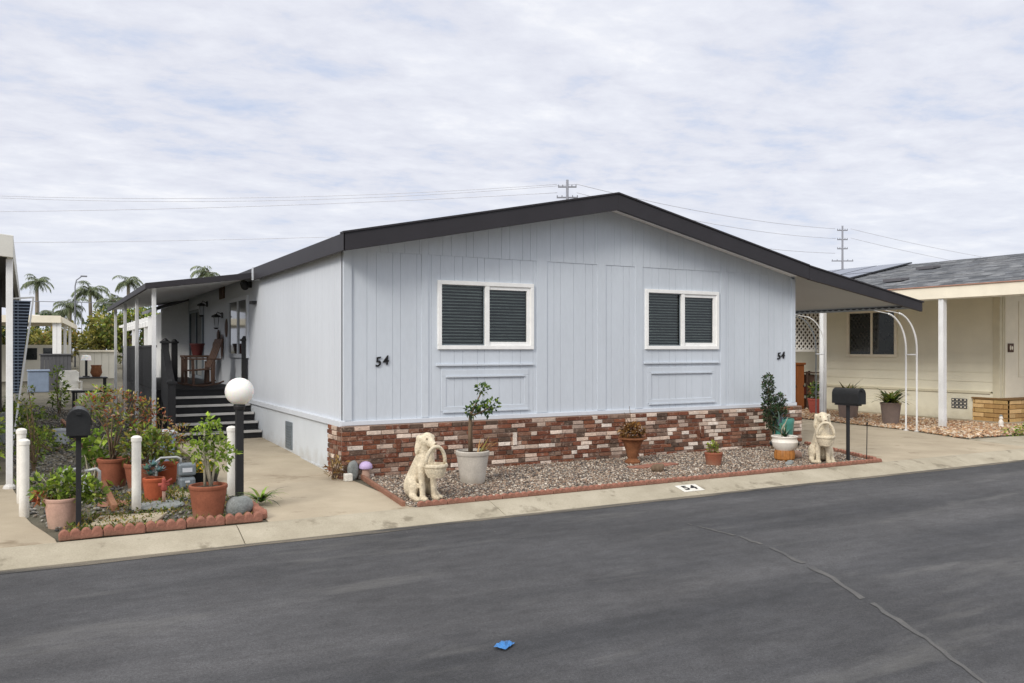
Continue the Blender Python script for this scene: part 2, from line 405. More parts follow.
def pebbles(name, pts, size, palette, mat, label, cat):
    global _ico
    if _ico is None:
        bm = bmesh.new(); bmesh.ops.create_icosphere(bm, subdivisions=1, radius=1)
        _ico = (np.array([v.co[:] for v in bm.verts]), np.array([[v.index for v in f.verts] for f in bm.faces])); bm.free()
    V, F = _ico; n = len(pts); rng = np.random.default_rng(7)
    r = rng.uniform(size[0], size[1], n) * rng.choice([1, 1, 1.25, .8], n)
    sc = np.stack([r * rng.uniform(.8, 1.3, n), r * rng.uniform(.7, 1.0, n), r * rng.uniform(.45, .75, n)], 1)
    a = rng.uniform(0, 2*PI, n); t = rng.uniform(-.35, .35, n)
    v = V[None] * (1 + rng.uniform(-.16, .16, (n, len(V), 1))) * sc[:, None]
    y, z = v[..., 1] * np.cos(t)[:, None] - v[..., 2] * np.sin(t)[:, None], v[..., 1] * np.sin(t)[:, None] + v[..., 2] * np.cos(t)[:, None]
    x = v[..., 0]
    X = x * np.cos(a)[:, None] - y * np.sin(a)[:, None]; Y = x * np.sin(a)[:, None] + y * np.cos(a)[:, None]
    P = np.array(pts)
    v = np.stack([X + P[:, 0:1], Y + P[:, 1:2], z + P[:, 2:3]], 2).reshape(-1, 3)
    f = (F[None] + (np.arange(n) * len(V))[:, None, None]).reshape(-1, 3)
    me = bpy.data.meshes.new(name); me.vertices.add(len(v)); me.vertices.foreach_set('co', v.ravel())
    me.loops.add(f.size); me.loops.foreach_set('vertex_index', f.ravel().astype(np.int32))
    me.polygons.add(len(f)); me.polygons.foreach_set('loop_start', np.arange(0, f.size, 3, dtype=np.int32))
    me.update(calc_edges=True); me.validate()
    me.polygons.foreach_set('use_smooth', [True] * len(f))
    at = me.color_attributes.new('Col', 'FLOAT_COLOR', 'POINT')
    pc = np.array(palette)[rng.integers(0, len(palette), n)] * rng.uniform(.7, 1.2, (n, 1))
    cc = np.ones((n, len(V), 4), np.float32); cc[:, :, :3] = pc[:, None]
    at.data.foreach_set('color', cc.ravel()); me.materials.append(mat)
    o = bpy.data.objects.new(name, me); COL.objects.link(o)
    return stuff(o, label, cat)
def inpoly(x, y, P):
    c = False; j = len(P) - 1
    for i in range(len(P)):
        if (P[i][1] > y) != (P[j][1] > y) and x < (P[j][0]-P[i][0]) * (y-P[i][1]) / (P[j][1]-P[i][1]) + P[i][0]: c = not c
        j = i
    return c
def scatter(P, n, z=.012, zr=.01, avoid=()):
    xs = [p[0] for p in P]; ys = [p[1] for p in P]; out = []
    while len(out) < n:
        x = R.uniform(min(xs), max(xs)); y = R.uniform(min(ys), max(ys))
        if inpoly(x, y, P) and not any((x-a)**2 + (y-b)**2 < r*r for a, b, r in avoid): out.append((x, y, z + R.uniform(0, zr)))
    return out
def text_mesh(name, s, size, mat, parent, loc, rot, extrude=.006, shear=0.0, bold=.0, xs=1.0):
    cu = bpy.data.curves.new(name, 'FONT'); cu.body = s; cu.size = size; cu.extrude = extrude; cu.shear = shear; cu.offset = bold
    cu.space_character = 1.22; cu.align_x = 'CENTER'; cu.align_y = 'CENTER'
    t = bpy.data.objects.new(name, cu); COL.objects.link(t)
    dg = bpy.context.evaluated_depsgraph_get(); dg.update()
    me = bpy.data.meshes.new_from_object(t.evaluated_get(dg)); bpy.data.objects.remove(t)
    me.materials.clear(); me.materials.append(mat)
    o = bpy.data.objects.new(name, me); COL.objects.link(o)
    if parent: o.parent = parent
    o.location = loc; o.rotation_euler = rot; o.scale = (xs,1,1)
    return o

# ================================================================== SETTING
ROADZ = -.075
g = MB(); g.add([(-600,-600,-.09),(700,-600,-.09),(700,700,-.09),(-600,700,-.09)], [(0,1,2,3)])
struct(g.build('ground', M['farground'], fix=False))
g = MB(); g.add([(-120,-14,ROADZ),(140,-14,ROADZ),(140,-2.2,ROADZ),(-120,-2.2,ROADZ)], [(0,1,2,3)])
struct(g.build('road', M['asphalt'], fix=False))
M['gutter'] = ground_mat('gutter_grit', lin(74,73,72), lin(128,120,106), 4, fine=.4, fscale=120, bump=.7, stretch=(.35,2,1))
g = MB(); x = -40.0; vs = []
while x < 60: vs += [(x, -2.504, ROADZ+.003), (x, -2.60 + .05*mnoise.noise(Vector((x*.9,0,0))) + .02*mnoise.noise(Vector((x*5,2,0))), ROADZ+.003)]; x += .1
g.add(vs, [(2*i, 2*i+1, 2*i+3, 2*i+2) for i in range(len(vs)//2 - 1)])
struct(g.build('gutter', M['gutter']))
# curved seam where two asphalt pours meet
mid = [(2.06,-3.6),(2.1,-4.17),(2.04,-4.63),(1.78,-5.4),(1.44,-6.09),(1.15,-6.65),(.7,-7.4)]
pts = []
for i in range(len(mid) - 1):
    for k in range(8):
        t = k / 8; pts.append((mid[i][0]*(1-t)+mid[i+1][0]*t + R.uniform(-.012,.012), mid[i][1]*(1-t)+mid[i+1][1]*t))
g = MB(); vs = []
for i, (x, y) in enumerate(pts):
    w = R.uniform(.016, .034) * math.sin(PI * (i + .5) / len(pts)) ** .5
    vs += [(x - w * 1.4, y, ROADZ + .0035), (x + w * .5, y, ROADZ + .0035)]
g.add(vs, [(2*i, 2*i+1, 2*i+3, 2*i+2) for i in range(len(pts) - 1) if mnoise.noise(Vector((i*.45,3,7))) > -.22])
struct(g.build('road_seam', M['seam']))
# lot slab (dirt) up to the kerb
g = MB(); g.bx(-110, 130, -2.12, 420, -.2, 0)
struct(g.build('terrain', M['dirt']))
# kerb in cast lengths
g = MB(); x = -40.0
prof = [(-2.115,-.2),(-2.115,.012),(-2.17,.010),(-2.20,.004),(-2.44,-.056),(-2.47,-.066),(-2.50,-.07),(-2.505,-.2)]
while x < 60:
    g.yz(prof, x, x + 2.392); x += 2.4
struct(g.build('kerb', M['kerbmat']))
# walkway up the left side of the house, cast in panels
g = MB()
def walkz(y): return .010 + max(0, y) * .0225
for y0, y1 in ((-2.111,0),(.0005,.3),(.325,2.0),(2.025,3.6),(3.625,6.4)):
    g.yz([(y0,-.1),(y1,-.1),(y1,walkz(y1)),(y0,walkz(y0))], -1.32, .05 if y0 < -.3 else .03)
w = g.build('walkway', M['concrete'], bevel=.006); struct(w)
# right driveway under the carport
g = MB()
g.xy([(6.72,-2.111),(10.1,-2.111),(10.35,-.86),(10.85,.63),(11.1,3.0),(11.6,9),(7.2,9),(7.45,0)], -.1, .009)
struct(g.build('driveway', M['concrete'], bevel=.006))
g = MB(); g.xy([(10.106,-2.111),(40,-2.111),(40,-1.2),(15,-1.2),(10.39,-.9)], -.1, .007)
struct(g.build('pavement', M['kerbmat']))
# neighbour's drive at far left, curved edge
g = MB(); curve = [(-2.94,-2.111),(-2.95,-1.97),(-3.03,-1.6),(-3.12,-1.2),(-3.18,-.8),(-3.22,-.2),(-3.26,.4),(-3.36,1.3)]
g.xy([(-14,-2.111)] + curve + [(-14,1.3)], -.1, .012)
struct(g.build('side_driveway', M['concrete'], bevel=.006))
# stepping path by the neighbour's wall
g = MB(); g.bx(13.5, 14.02, .3, 6, -.05, .02); g.bx(14.0, 24, -.6, .78, -.05, .024)
struct(g.build('path', M['concrete']))
# far hills of ground are flat; asphalt stains
# gravel bed in front of the house
bed = [(-.06,-2.1),(6.66,-2.1),(7.4,-.05),(.2,-.05)]
g = MB(); g.xy(bed, -.05, .008); struct(g.build('gravel_bed', M['gravelbed']))
pebbles('gravel', scatter([(.0,-2.06),(6.6,-2.06),(7.38,-.09),(.2,-.09)], 34000, .008, .012), (.007,.016),
        pal((172,156,140),(138,120,104),(108,98,90),(200,190,176),(148,124,106),(86,80,76),(160,144,126),(126,120,114)), M['pebble'],
        'multicoloured gravel bed in front of the brick skirting', 'gravel')
rockbed = [(10.42,-.8),(10.9,.63),(11.2,3.0),(11.6,6),(13.48,6),(13.48,.3),(13.98,.28),(15.5,-.6),(15.5,-1.15)]
pebbles('river_rock', scatter(rockbed, 12000, .012, .02), (.014,.032),
        pal((196,164,128),(180,142,108),(206,186,160),(160,122,94),(214,200,180),(140,112,90),(188,156,124)), M['pebble'],
        'tan and orange river rock bed beside the neighbour drive', 'river rock')
lbed = [(-2.88,-1.98),(-1.36,-1.96),(-1.36,9),(-3.1,16),(-4.2,16),(-3.3,1.3),(-3.18,-.5)]
pebbles('garden_gravel', scatter(lbed, 9000, .01, .012), (.01,.024),
        pal((128,126,122),(98,98,96),(150,146,138),(78,78,76),(120,110,98)), M['pebble'],
        'dark grey gravel in the side garden between the drives', 'gravel')
# weeds and leaf litter in the left bed
mb = MB()
for x, y, z in scatter([(-2.85,-1.95),(-1.42,-1.95),(-1.42,.2),(-3.1,.2)], 5200, .012, .02):
    n = mnoise.noise(Vector((x*1.7, y*1.7, 3)))
    if n < -.08 and R.random() < .8: continue
    c = R.choice(GREEN[:3] + OLIVE + DRY[:2]); s = R.uniform(.5, 1.1)
    mb.leaf((x, y, z), (R.uniform(-1,1), R.uniform(-1,1), R.uniform(.1,1.1)), rv().normalized(), R.uniform(.02,.055), R.uniform(.008,.02), tuple(q*s for q in c))
stuff(mb.build('ground_cover', M['leaf'], fix=False), 'low weeds and leaf litter in the potted garden bed', 'ground cover')
mb = MB()
for x, y, z in scatter([(-3.1,.3),(-2.3,.3),(-2.2,7),(-3.6,16),(-4.4,16),(-3.4,1.3)], 2400, .012, .04):
    n = mnoise.noise(Vector((x*.9, y*.6, 9)))
    if n < .12: continue
    c = R.choice(GREEN + LIME[:2]); s = R.uniform(.5, 1.0)
    mb.leaf((x, y, z), (R.uniform(-1,1), R.uniform(-1,1), R.uniform(.2,1.3)), rv().normalized(), R.uniform(.05,.12), R.uniform(.02,.045), tuple(q*s for q in c))
stuff(mb.build('creeping_weeds', M['leaf'], fix=False), 'creeping green weeds over the gravel behind the white bollards', 'ground cover')

# ================================================================== THE HOUSE
W = 7.32; PEAK = 3.62
def rooftop(x):
    return 2.79 + (x + .1) * (3.55 - 2.79) / (PEAK + .1) if x < PEAK else 3.55 - (x - PEAK) * (3.55 - 2.765) / (7.2 - PEAK)
def walltop(x): return rooftop(x) - .115
house = thing('mobile_home', 'pale blue grey manufactured home with charcoal gable roof and brick skirting', 'house')
wins = [(1.19, 2.55, 1.50, 2.35), (4.37, 5.73, 1.50, 2.35)]
HOLE = [(a + .045, b - .045, c + .045, d - .045) for a, b, c, d in wins]
def strip(mb, xa, xb, z0, top, y0, y1):
    for hx0, hx1, hz0, hz1 in HOLE:
        if xa < hx1 - 1e-6 and xb > hx0 + 1e-6:
            if xa < hx0: strip(mb, xa, hx0, z0, top, y0, y1)
            m0, m1 = max(xa, hx0), min(xb, hx1)
            if z0 < hz0: mb.bx(m0, m1, y0, y1, z0, hz0)
            zt = top(m0), top(m1)
            if min(zt) > hz1: mb.xz([(m0,hz1),(m1,hz1),(m1,zt[1]),(m0,zt[0])], y0, y1)
            if xb > hx1: strip(mb, hx1, xb, z0, top, y0, y1)
            return
    mb.xz([(xa,z0),(xb,z0),(xb,top(xb)),(xa,top(xa))], y0, y1)
SEAM = 2.655
front = MB(); x = .10
widths = [.19,.115,.205,.10,.21,.19,.12]
i = 0
while x < W - .01:
    xb = min(x + widths[i % 7], W)
    strip(front, x + .0017, xb - .0017, .64, lambda q: min(SEAM, walltop(q)), 0, .02)
    x = xb; i += 1
strip(front, .10, W, .64, lambda q: min(SEAM, walltop(q)), .006, .06)
front.build('wall', M['siding'], house)
gab = MB(); x = .45; i = 3
def gstrip(mb, xa, xb, y0, y1):
    if walltop(xa) > SEAM + .02 or walltop(xb) > SEAM + .02:
        za, zb = max(SEAM, walltop(xa)), max(SEAM, walltop(xb))
        if xa < PEAK < xb:
            mb.xz([(xa,SEAM),(xb,SEAM),(xb,zb),(PEAK,walltop(PEAK)),(xa,za)], y0, y1)
        else: mb.xz([(xa,SEAM),(xb,SEAM),(xb,zb),(xa,za)], y0, y1)
while x < 6.9:
    xb = x + widths[i % 7]
    gstrip(gab, x + .0017, xb - .0017, -.008, .02); x = xb; i += 1
gstrip(gab, .1, W - .01, -.002, .05)
gab.build('gable', M['siding'], house)
# battens and seams
def batten(xa, xb, d, z0, back=.015):
    tr = MB(); tr.xz([(xa,z0),(xb,z0),(xb,walltop(xb)-.005),(xa,walltop(xa)-.005)], -d, back); tr.build('batten', M['siding'], house, bevel=.003)
tr = MB(); tr.bx(0, .10, -.022, .06, .67, walltop(.05)); tr.build('corner_board', M['siding'], house, bevel=.003)
tr = MB(); tr.bx(7.25, 7.33, -.016, .06, .67, walltop(7.3)-.02); tr.build('corner_board', M['siding'], house, bevel=.003)
for xa, xb in ((.98,1.07),(2.60,2.76),(3.56,3.70),(4.20,4.33),(5.78,5.88)): batten(xa, xb, .011, .67)
bt = MB(); bt.bx(-.03, 7.34, -.035, .06, .615, .665); bt.build('base_trim', M['siding_lit'], house, bevel=.004)
for xa, xb in ((1.17,2.55),(4.35,5.74)):                            # moulded panel under each window
    p = MB(); p.bx(xa, xb, -.03, .004, 1.295, 1.318)
    a, b, c, d = xa + .07, xb - .07, .735, 1.245
    p.bx(a, b, -.009, .004, d - .075, d); p.bx(a, b, -.009, .004, c, c + .055)
    p.bx(a, a + .065, -.008, .004, c + .055, d - .075); p.bx(b - .065, b, -.008, .004, c + .055, d - .075)
    p.bx(a + .065, b - .065, -.026, .004, d - .093, d - .075); p.bx(a + .02, b + .0, -.026, .004, c - .02, c)
    p.build('wall_panel', M['siding'], house, bevel=.003)
# side wall
sw = MB(); y = .02; i = 0
while y < 17:
    yb = min(y + widths[(i + 2) % 7], 17)
    sw.bx(0, .02, y + .0017, yb - .0017, .66, 2.72); y = yb; i += 1
sw.bx(.006, .06, .0, 17, .64, 2.72)
sw.build('wall', M['siding_lit'], house)
sk = MB(); sk.bx(.0, .05, .42, 17, 0, .60)
y = .42
while y < 16:
    sk.bx(-.006, .02, y, y + 1.195, .02, .598); y += 1.2
sk.bx(-.03, .02, .42, 17, 0, .05)
sk.build('skirting', M['skirt'], house)
sb = MB(); sb.bx(-.045, .02, -.03, 17, .60, .672); sb.build('base_trim', M['siding_lit'], house, bevel=.006)
v = MB(); v.bx(-.022, .0, 2.25, 2.60, .10, .48)
for k in range(9): v.bx(-.03, -.022, 2.28, 2.57, .13 + k*.036, .145 + k*.036)
v.build('skirting_vent', M['grey_metal'], house)
# dark core
c = MB(); c.xz([(.07,.05),(7.25,.05),(7.25,2.6),(PEAK,3.38),(.07,2.6)], .16, 16.9); c.build('interior_core', M['dark'], house)
rw = MB(); rw.bx(7.26, 7.33, .0, 17, .0, 2.68); rw.build('wall', M['siding'], house)
# roof
rf = MB()
rf.xz([(-.1,rooftop(-.1)),(PEAK,rooftop(PEAK)),(7.24,rooftop(7.24)),(7.24,rooftop(7.24)-.1),(PEAK,rooftop(PEAK)-.1),(-.1,rooftop(-.1)-.1)], -.355, 17.2)
roof = rf.build('roof', M['darkroof'], house)
so = MB()
so.xz([(-.08,rooftop(-.08)-.104),(PEAK,rooftop(PEAK)-.104),(7.24,rooftop(7.24)-.104),(7.24,rooftop(7.24)-.115),(PEAK,rooftop(PEAK)-.115),(-.08,rooftop(-.08)-.115)], -.355, 0.03)
so.build('soffit', M['soffit'], roof)
rk = MB(); dz = .205
rk.xz([(-.12,rooftop(-.12)+.008),(PEAK,rooftop(PEAK)+.008),(PEAK,rooftop(PEAK)-dz),(-.12,rooftop(-.12)-.19)], -.405, -.358)
rk.xz([(PEAK,rooftop(PEAK)+.008),(7.2,rooftop(7.2)+.008),(7.2,rooftop(7.2)-.195),(PEAK,rooftop(PEAK)-dz)], -.405, -.358)
rk.bx(-.125, -.102, -.405, 4.28, rooftop(-.1)-.19, rooftop(-.1)+.006)
rk.bx(-.125, -.102, 4.28, 17.2, rooftop(-.1)-.12, rooftop(-.1)+.006)
rk.build('fascia', M['fascia'], roof, bevel=.004)
de = MB()
de.xz([(-.13,rooftop(-.13)+.030),(PEAK,rooftop(PEAK)+.030),(7.2,rooftop(7.2)+.030),(7.2,rooftop(7.2)+.009),(PEAK,rooftop(PEAK)+.009),(-.13,rooftop(-.13)+.009)], -.42, -.30)
de.build('drip_edge', M['fascia'], roof)
# vents standing on the right slope, white end cap on the eave
for vx, vy in ((6.3,3.0),(6.75,2.0)):
    v = MB(); z = rooftop(vx) - .02
    v.tube([(vx,vy,z),(vx,vy,z+.20)], .05, 12); v.tube([(vx,vy,z+.20),(vx,vy,z+.25)], .08, 12)
    v.build('vent_pipe', M['alu'], roof, smooth=True, angle=40)
v = MB(); v.bx(-.14,-.03,4.2,4.28,rooftop(-.1)-.19,rooftop(-.1)+.01); v.build('gutter_end', M['palegrey'], roof)
# windows
def slider(parent, xa, xb, za, zb, blinds=True):
    f = MB(); t = .05
    for a, b, c, d in ((xa,xb,zb-t,zb),(xa,xb,za,za+t),(xa,xa+t,za+t,zb-t),(xb-t,xb,za+t,zb-t)):
        f.bx(a, b, -.032, .035, c, d)
    m = (xa + xb) / 2
    f.bx(m - .03, m + .03, -.026, .03, za + t, zb - t)
    f.bx(m + .03, xb - t, -.012, .03, zb - t - .045, zb - t); f.bx(m + .03, xb - t, -.012, .03, za + t, za + t + .045)
    f.bx(xb - t - .045, xb - t, -.012, .03, za + t + .045, zb - t - .045)
    fr = f.build('window', M['trim'], parent, bevel=.004)
    p = MB(); p.add([(m+.03,.012,za+t+.04),(xb-t-.04,.012,za+t+.04),(xb-t-.04,.012,zb-t-.04),(m+.03,.012,zb-t-.04)], [(0,1,2,3)])
    p.add([(xa+t,.026,za+t),(m-.03,.026,za+t),(m-.03,.026,zb-t),(xa+t,.026,zb-t)], [(0,1,2,3)])
    p.build('pane', M['glass'], fr, fix=False)
    s = MB(); e = .014
    for a, b in ((xa+t, m-.03),):
        s.bx(a, a+e, .004, .018, za+t, zb-t); s.bx(b-e, b, .004, .018, za+t, zb-t); s.bx(a+e, b-e, .004, .018, za+t, za+t+e); s.bx(a+e, b-e, .004, .018, zb-t-e, zb-t)
    s.build('screen_frame', M['grey_metal'], fr)
    if blinds:
        bl = MB(); z = za + t + .01
        while z < zb - t - .03:
            for a, b in ((xa+t+.004, m-.02), (m+.02, xb-t-.004)):
                q = R.uniform(-.004,.004)
                bl.add([(a,.056,z+q),(b,.056,z-q),(b,.070,z+.014),(a,.070,z+.014)], [(0,1,2,3)])
            z += .039
        bl.build('blind', M['blind'], fr, fix=False)
    return fr
for a, b, c_, d in wins: slider(house, a, b, c_, d)
# house numbers
text_mesh('house_number', '54', .155, M['numblack'], house, (.465,-.012,1.355), (PI/2, math.radians(-9), 0), shear=.22, bold=.002)
text_mesh('house_number', '54', .145, M['numblack'], house, (7.01,-.012,1.395), (PI/2, math.radians(-7), 0), shear=.22, bold=.003)

# brick skirting, every brick its own box
bk = MB(); mo = MB()
BC = pal((114,70,53),(124,78,59),(104,64,47),(110,66,49),(136,98,79),(100,76,63),(90,73,62),(128,105,91),(108,72,55),(118,74,53))
WHT = pal((206,190,176),(190,170,154),(216,204,192),(176,156,142))
def brickrow(place, length, z0, hh, off):
    p = -off; r = 0
    while p < length:
        l = R.choice((.18,.19,.17,.09,.2,.13)); a, b = max(0, p), min(length, p + l)
        if b - a > .02:
            c = R.choice(BC); u = R.random()
            if u < .27: c = R.choice(WHT)
            s = R.uniform(.85, 1.35); c = tuple(q * s for q in c)
            place(a + .0045, b - .0045, z0, z0 + hh - .0095, R.uniform(0, .014) + (.01 if R.random() < .06 else 0), c)
        p += l
rows = 11; hh = .612 / rows
for r in range(rows):
    z0 = r * hh
    brickrow(lambda a, b, z, zt, o, c: bk.bx(-.045 + a, -.045 + b, -.082 - o, -.03, z, zt, c), 7.44, z0, hh, R.uniform(0,.2))
    brickrow(lambda a, b, z, zt, o, c: bk.bx(-.052 - o, -.0, -.076 + a, -.076 + b, z, zt, c), .50, z0, hh, R.uniform(0,.2))
    brickrow(lambda a, b, z, zt, o, c: bk.bx(7.345, 7.398 + o, -.076 + a, -.076 + b, z, zt, c), .60, z0, hh, R.uniform(0,.2))
for vx in (.62, 1.03, 1.08, 2.2, 4.05, 4.1, 5.25, 5.32):                      # a few bricks set on end
    z = hh * R.choice((3,4,5)); bk.bx(vx, vx+.055, -.104, -.03, z, z + 3*hh - .008, R.choice(WHT + BC[:3]))
mo.bx(-.044, 7.394, -.074, .04, 0, .611); mo.bx(-.044, .0, .04, .42, 0, .61); mo.bx(7.33, 7.393, .04, .52, 0, .61)
bks = bk.build('brick_skirting', M['brick'], house, bevel=.004, seg=1)
mo.build('mortar', M['mortar'], bks)

# porch side fittings on the wall at X = 0
def side_window(y0, y1, z0, z1, name, fm):
    f = MB(); t = .07
    for a, b, c, d in ((y0,y1,z1-t,z1),(y0,y1,z0,z0+t),(y0,y0+t,z0+t,z1-t),(y1-t,y1,z0+t,z1-t)):
        f.bx(-.04, .0, a, b, c, d)
    m = (y0+y1)/2; f.bx(-.034, .0, m-.03, m+.03, z0+t, z1-t)
    fr = f.build(name, fm, house, bevel=.004)
    p = MB(); p.bx(-.014, -.004, y0+t, m-.03, z0+t, z1-t); p.bx(-.018, -.004, m+.03, y1-t, z0+t, z1-t)
    p.build('pane', M['darkpane'], fr); return fr
M['darkpane'] = pmat('dark_reflective_pane', (.02,.024,.024), .06, var=.2, bump=0, spec=.7)
side_window(5.16, 6.84, 1.35, 2.42, 'window', M['siding_lit'])
side_window(9.8, 11.7, .85, 2.40, 'patio_door', M['grey_metal'])
def lantern(y, z, s=1.0):
    b = MB(); b.bx(-.03*s, 0, y-.05*s, y+.05*s, z-.02*s, z+.12*s); b.tube([(-.03*s,y,z+.08*s),(-.12*s,y,z+.13*s),(-.15*s,y,z+.06*s)], .012*s, 6)
    b.lathe([(.02,.06),(.085,.03),(.09,.0)], (-.15*s,y,z), 6); b.lathe([(.03,-.23),(.05,-.2)], (-.15*s,y,z), 6)
    for k in range(4):
        a = PI/4 + k*PI/2; b.tube([(-.15*s+.08*math.cos(a)*s,y+.08*math.sin(a)*s,z),(-.15*s+.045*math.cos(a)*s,y+.045*math.sin(a)*s,z-.2*s)], .007*s, 5)
    l = b.build('wall_lantern', M['black_metal'], house)
    c = MB(); c.lathe([(.04,-.19),(.065,-.01)], (-.15*s,y,z), 6); c.build('lamp_glass', M['palegrey'], l)
lantern(9.35, 2.42, .8); lantern(7.6, 2.12, .8)
b = MB(); b.bx(-.05,0,4.93,5.03,2.53,2.63); b.ell((-.12,4.9,2.56),(.07,.06,.08)); b.ell((-.10,5.1,2.60),(.06,.05,.06)); b.build('flood_light', M['black_metal'], house, smooth=True, angle=40)
for yy in (7.35, 7.62): b = MB(); b.bx(-.03,0,yy,yy+.2,2.48,2.78); b.build('wall_plaque', M['darkwood'], house, bevel=.006)
for yy, zz, r1, r2 in ((7.05,1.9,.12,.18),(7.9,1.75,.12,.14),(7.5,1.55,.08,.25),(8.4,1.55,.1,.1)):
    b = MB(); b.ell((-.03,yy,zz),(.02,r1,r2)); b.build('wall_ornament', M['darkwood'], house, smooth=True)
b = MB(); b.bx(-.08,0,4.55,4.75,2.24,2.29); b.build('door_bell_bracket', M['black_metal'], house)

# ---------------- annex behind the porch
an = thing('side_annex', 'white walled annex standing at the far end of the porch', 'annex', (0,11.95,0))
w = MB(); w.bx(-.62,-.005,0,3,0,2.35); w.build('wall', M['trim'], an)
rr = MB(); rr.xz([(-.75,2.42),(-.02,2.67),(-.02,2.74),(-.75,2.49)], -.1, 3.2); rr.build('roof', M['dripedge'], an)
# white infill of the gable end of the annex
w = MB(); w.xz([(-.62,2.351),(-.01,2.351),(-.01,2.66),(-.62,2.45)], 0, .1); w.build('wall', M['trim'], an)

# ---------------- covered porch
porch = thing('covered_porch', 'white posted porch roof over a black timber deck with steps', 'porch', (0,4.4,0))
oy = -4.4
r_ = MB(); r_.xz([(-.127,2.66),(-1.66,2.44),(-1.66,2.48),(-.127,2.70)], 4.36+oy, 13.2+oy); pr = r_.build('porch_roof', M['soffit'], porch)
r_ = MB()
r_.xz([(-.127,2.63),(-1.70,2.41),(-1.70,2.50),(-.127,2.725)], 4.29+oy, 4.355+oy)
r_.bx(-1.70,-1.662, 4.357+oy, 13.2+oy, 2.41, 2.50)
r_.xz([(-.127,2.704),(-1.66,2.484),(-1.66,2.50),(-.127,2.72)], 4.36+oy, 13.2+oy)
r_.build('porch_fascia', M['fascia'], pr, bevel=.004)
for y in (4.62, 7.4, 10.0, 12.75):
    p = MB(); p.bx(-1.575,-1.515,y-.03+oy,y+.03+oy,0,2.45); p.bx(-1.60,-1.49,y-.055+oy,y+.055+oy,.0,.03)
    p.build('porch_post', M['white_metal'], porch, bevel=.006)
d = MB(); d.bx(-1.45,-.05,5.53+oy,11.9+oy,.70,.81)
y = 5.50
while y < 11.8: d.bx(-1.47,-.05,y+oy,y+.135+oy,.812,.84); y += .14
d.bx(-1.45,-1.40,5.55+oy,11.9+oy,0,.70); d.bx(-1.40,-.06,5.57+oy,5.61+oy,0,.70)
d.build('deck', M['black_wood'], porch)
for k in range(5):
    y0 = 4.10 + .28*k; z1 = .10 + .124*(k+1)
    s = MB(); s.bx(-1.30,-.02,y0+.02+oy,y0+.275+oy,z1-.124+(.0 if k else .004),z1-.03); s.bx(-1.31,-.018,y0+oy,y0+.276+oy,z1-.028,z1-.002)
    st = s.build('step', M['black_wood'], porch)
    n = MB(); n.bx(-1.305,-.022,y0-.008+oy,y0+.05+oy,z1-.032,z1+.004); n.build('nosing', M['tread'], st)
def newel(x, y, z0, z1, w=.11):
    n = MB(); n.bx(x-w/2,x+w/2,y-w/2+oy,y+w/2+oy,z0,z1); n.bx(x-w/2-.02,x+w/2+.02,y-w/2-.02+oy,y+w/2+.02+oy,z1-.001,z1+.035)
    n.lathe([(w/2*1.2,0),(.02,.05)], (x,y+oy,z1+.036), 4); n.build('newel_post', M['black_wood'], porch, bevel=.004)
newel(-1.29, 5.44, .0, 1.60); newel(-1.36, 4.06, .05, .98, .11); newel(-.06, 5.25, .58, 1.64, .08); newel(-.75, 8.6, .842, 1.62)
ra = MB(); ra.yz([(4.12+oy,.16),(5.38+oy,.76),(5.38+oy,1.50),(4.12+oy,.92)], -1.36, -1.32); ra.beam((-1.35,4.1+oy,.95),(-1.30,5.4+oy,1.55),.10,.05)
ra.build('railing', M['black_wood'], porch)
ra = MB(); ra.bx(-1.46,-1.43,5.6+oy,11.8+oy,.86,1.52)
y = 5.6
while y < 11.7: ra.bx(-1.475,-1.415,y+oy,y+.1+oy,.85,1.53); y += .13
ra.bx(-1.49,-1.40,5.55+oy,11.85+oy,1.531,1.57); ra.build('railing', M['black_wood'], porch)

# rocking chair on the deck
def rocker(name, label, loc, rz):
    t = thing(name, label, 'chair', loc, rz)
    s = MB()
    for k in range(6): s.bx(-.25+k*.085,-.25+k*.085+.075,-.25,.25,.40-k*.006,.425-k*.006)
    s.build('seat', M['darkwood'], t, bevel=.004)
    b = MB(); rot = Matrix.Rotation(math.radians(-20), 3, 'Y')
    for k in range(5): b.box((-.36, -.2+k*.1, .78), (.022,.08,.72), rot)
    b.box((-.47,0,1.09),(.03,.52,.1), rot); b.box((-.29,0,.55),(.03,.5,.07), rot); b.build('backrest', M['darkwood'], t, bevel=.004)
    for sy in (-.27,.27):
        l = MB(); l.beam((.2,sy,.06),(.22,sy,.64),.05,.05); l.build('leg', M['darkwood'], t)
        l = MB(); l.beam((-.25,sy,.06),(-.27,sy,.6),.05,.05); l.build('leg', M['darkwood'], t)
        a = MB(); a.bx(-.42,.28,sy-.045,sy+.045,.64,.67); a.build('armrest', M['darkwood'], t, bevel=.006)
        k = MB(); k.tube([(-.5,sy,.12),(-.3,sy,.045),(0,sy,.02),(.25,sy,.04),(.42,sy,.1)], .022, 6); k.build('rocker', M['darkwood'], t)
    return t
rocker('rocking_chair', 'dark brown wooden rocking chair facing left on the porch deck', (-.64,6.3,.842), math.radians(190)).scale = (.76,.76,.74)
t = thing('porch_table', 'small dark wooden table on the porch behind the rocking chair', 'table', (-.42,7.9,.842))
a = MB(); a.bx(-.28,.28,-.28,.28,.5,.54); a.build('table_top', M['darkwood'], t)
for sx in (-.24,.24):
    for sy in (-.24,.24): l = MB(); l.bx(sx-.025,sx+.025,sy-.025,sy+.025,0,.5); l.build('leg', M['darkwood'], t)
p = MB(); p.lathe([(.09,0),(.13,.2),(.14,.2),(.14,.23),(.12,.23),(.12,.19)], n=20); tag(p.build('red_pot', pmat('maroon_glaze', lin(96,48,46), .5), smooth=True, angle=40), 'maroon flower pot standing on the porch table', 'pot').location = (-.42,7.9,1.383)

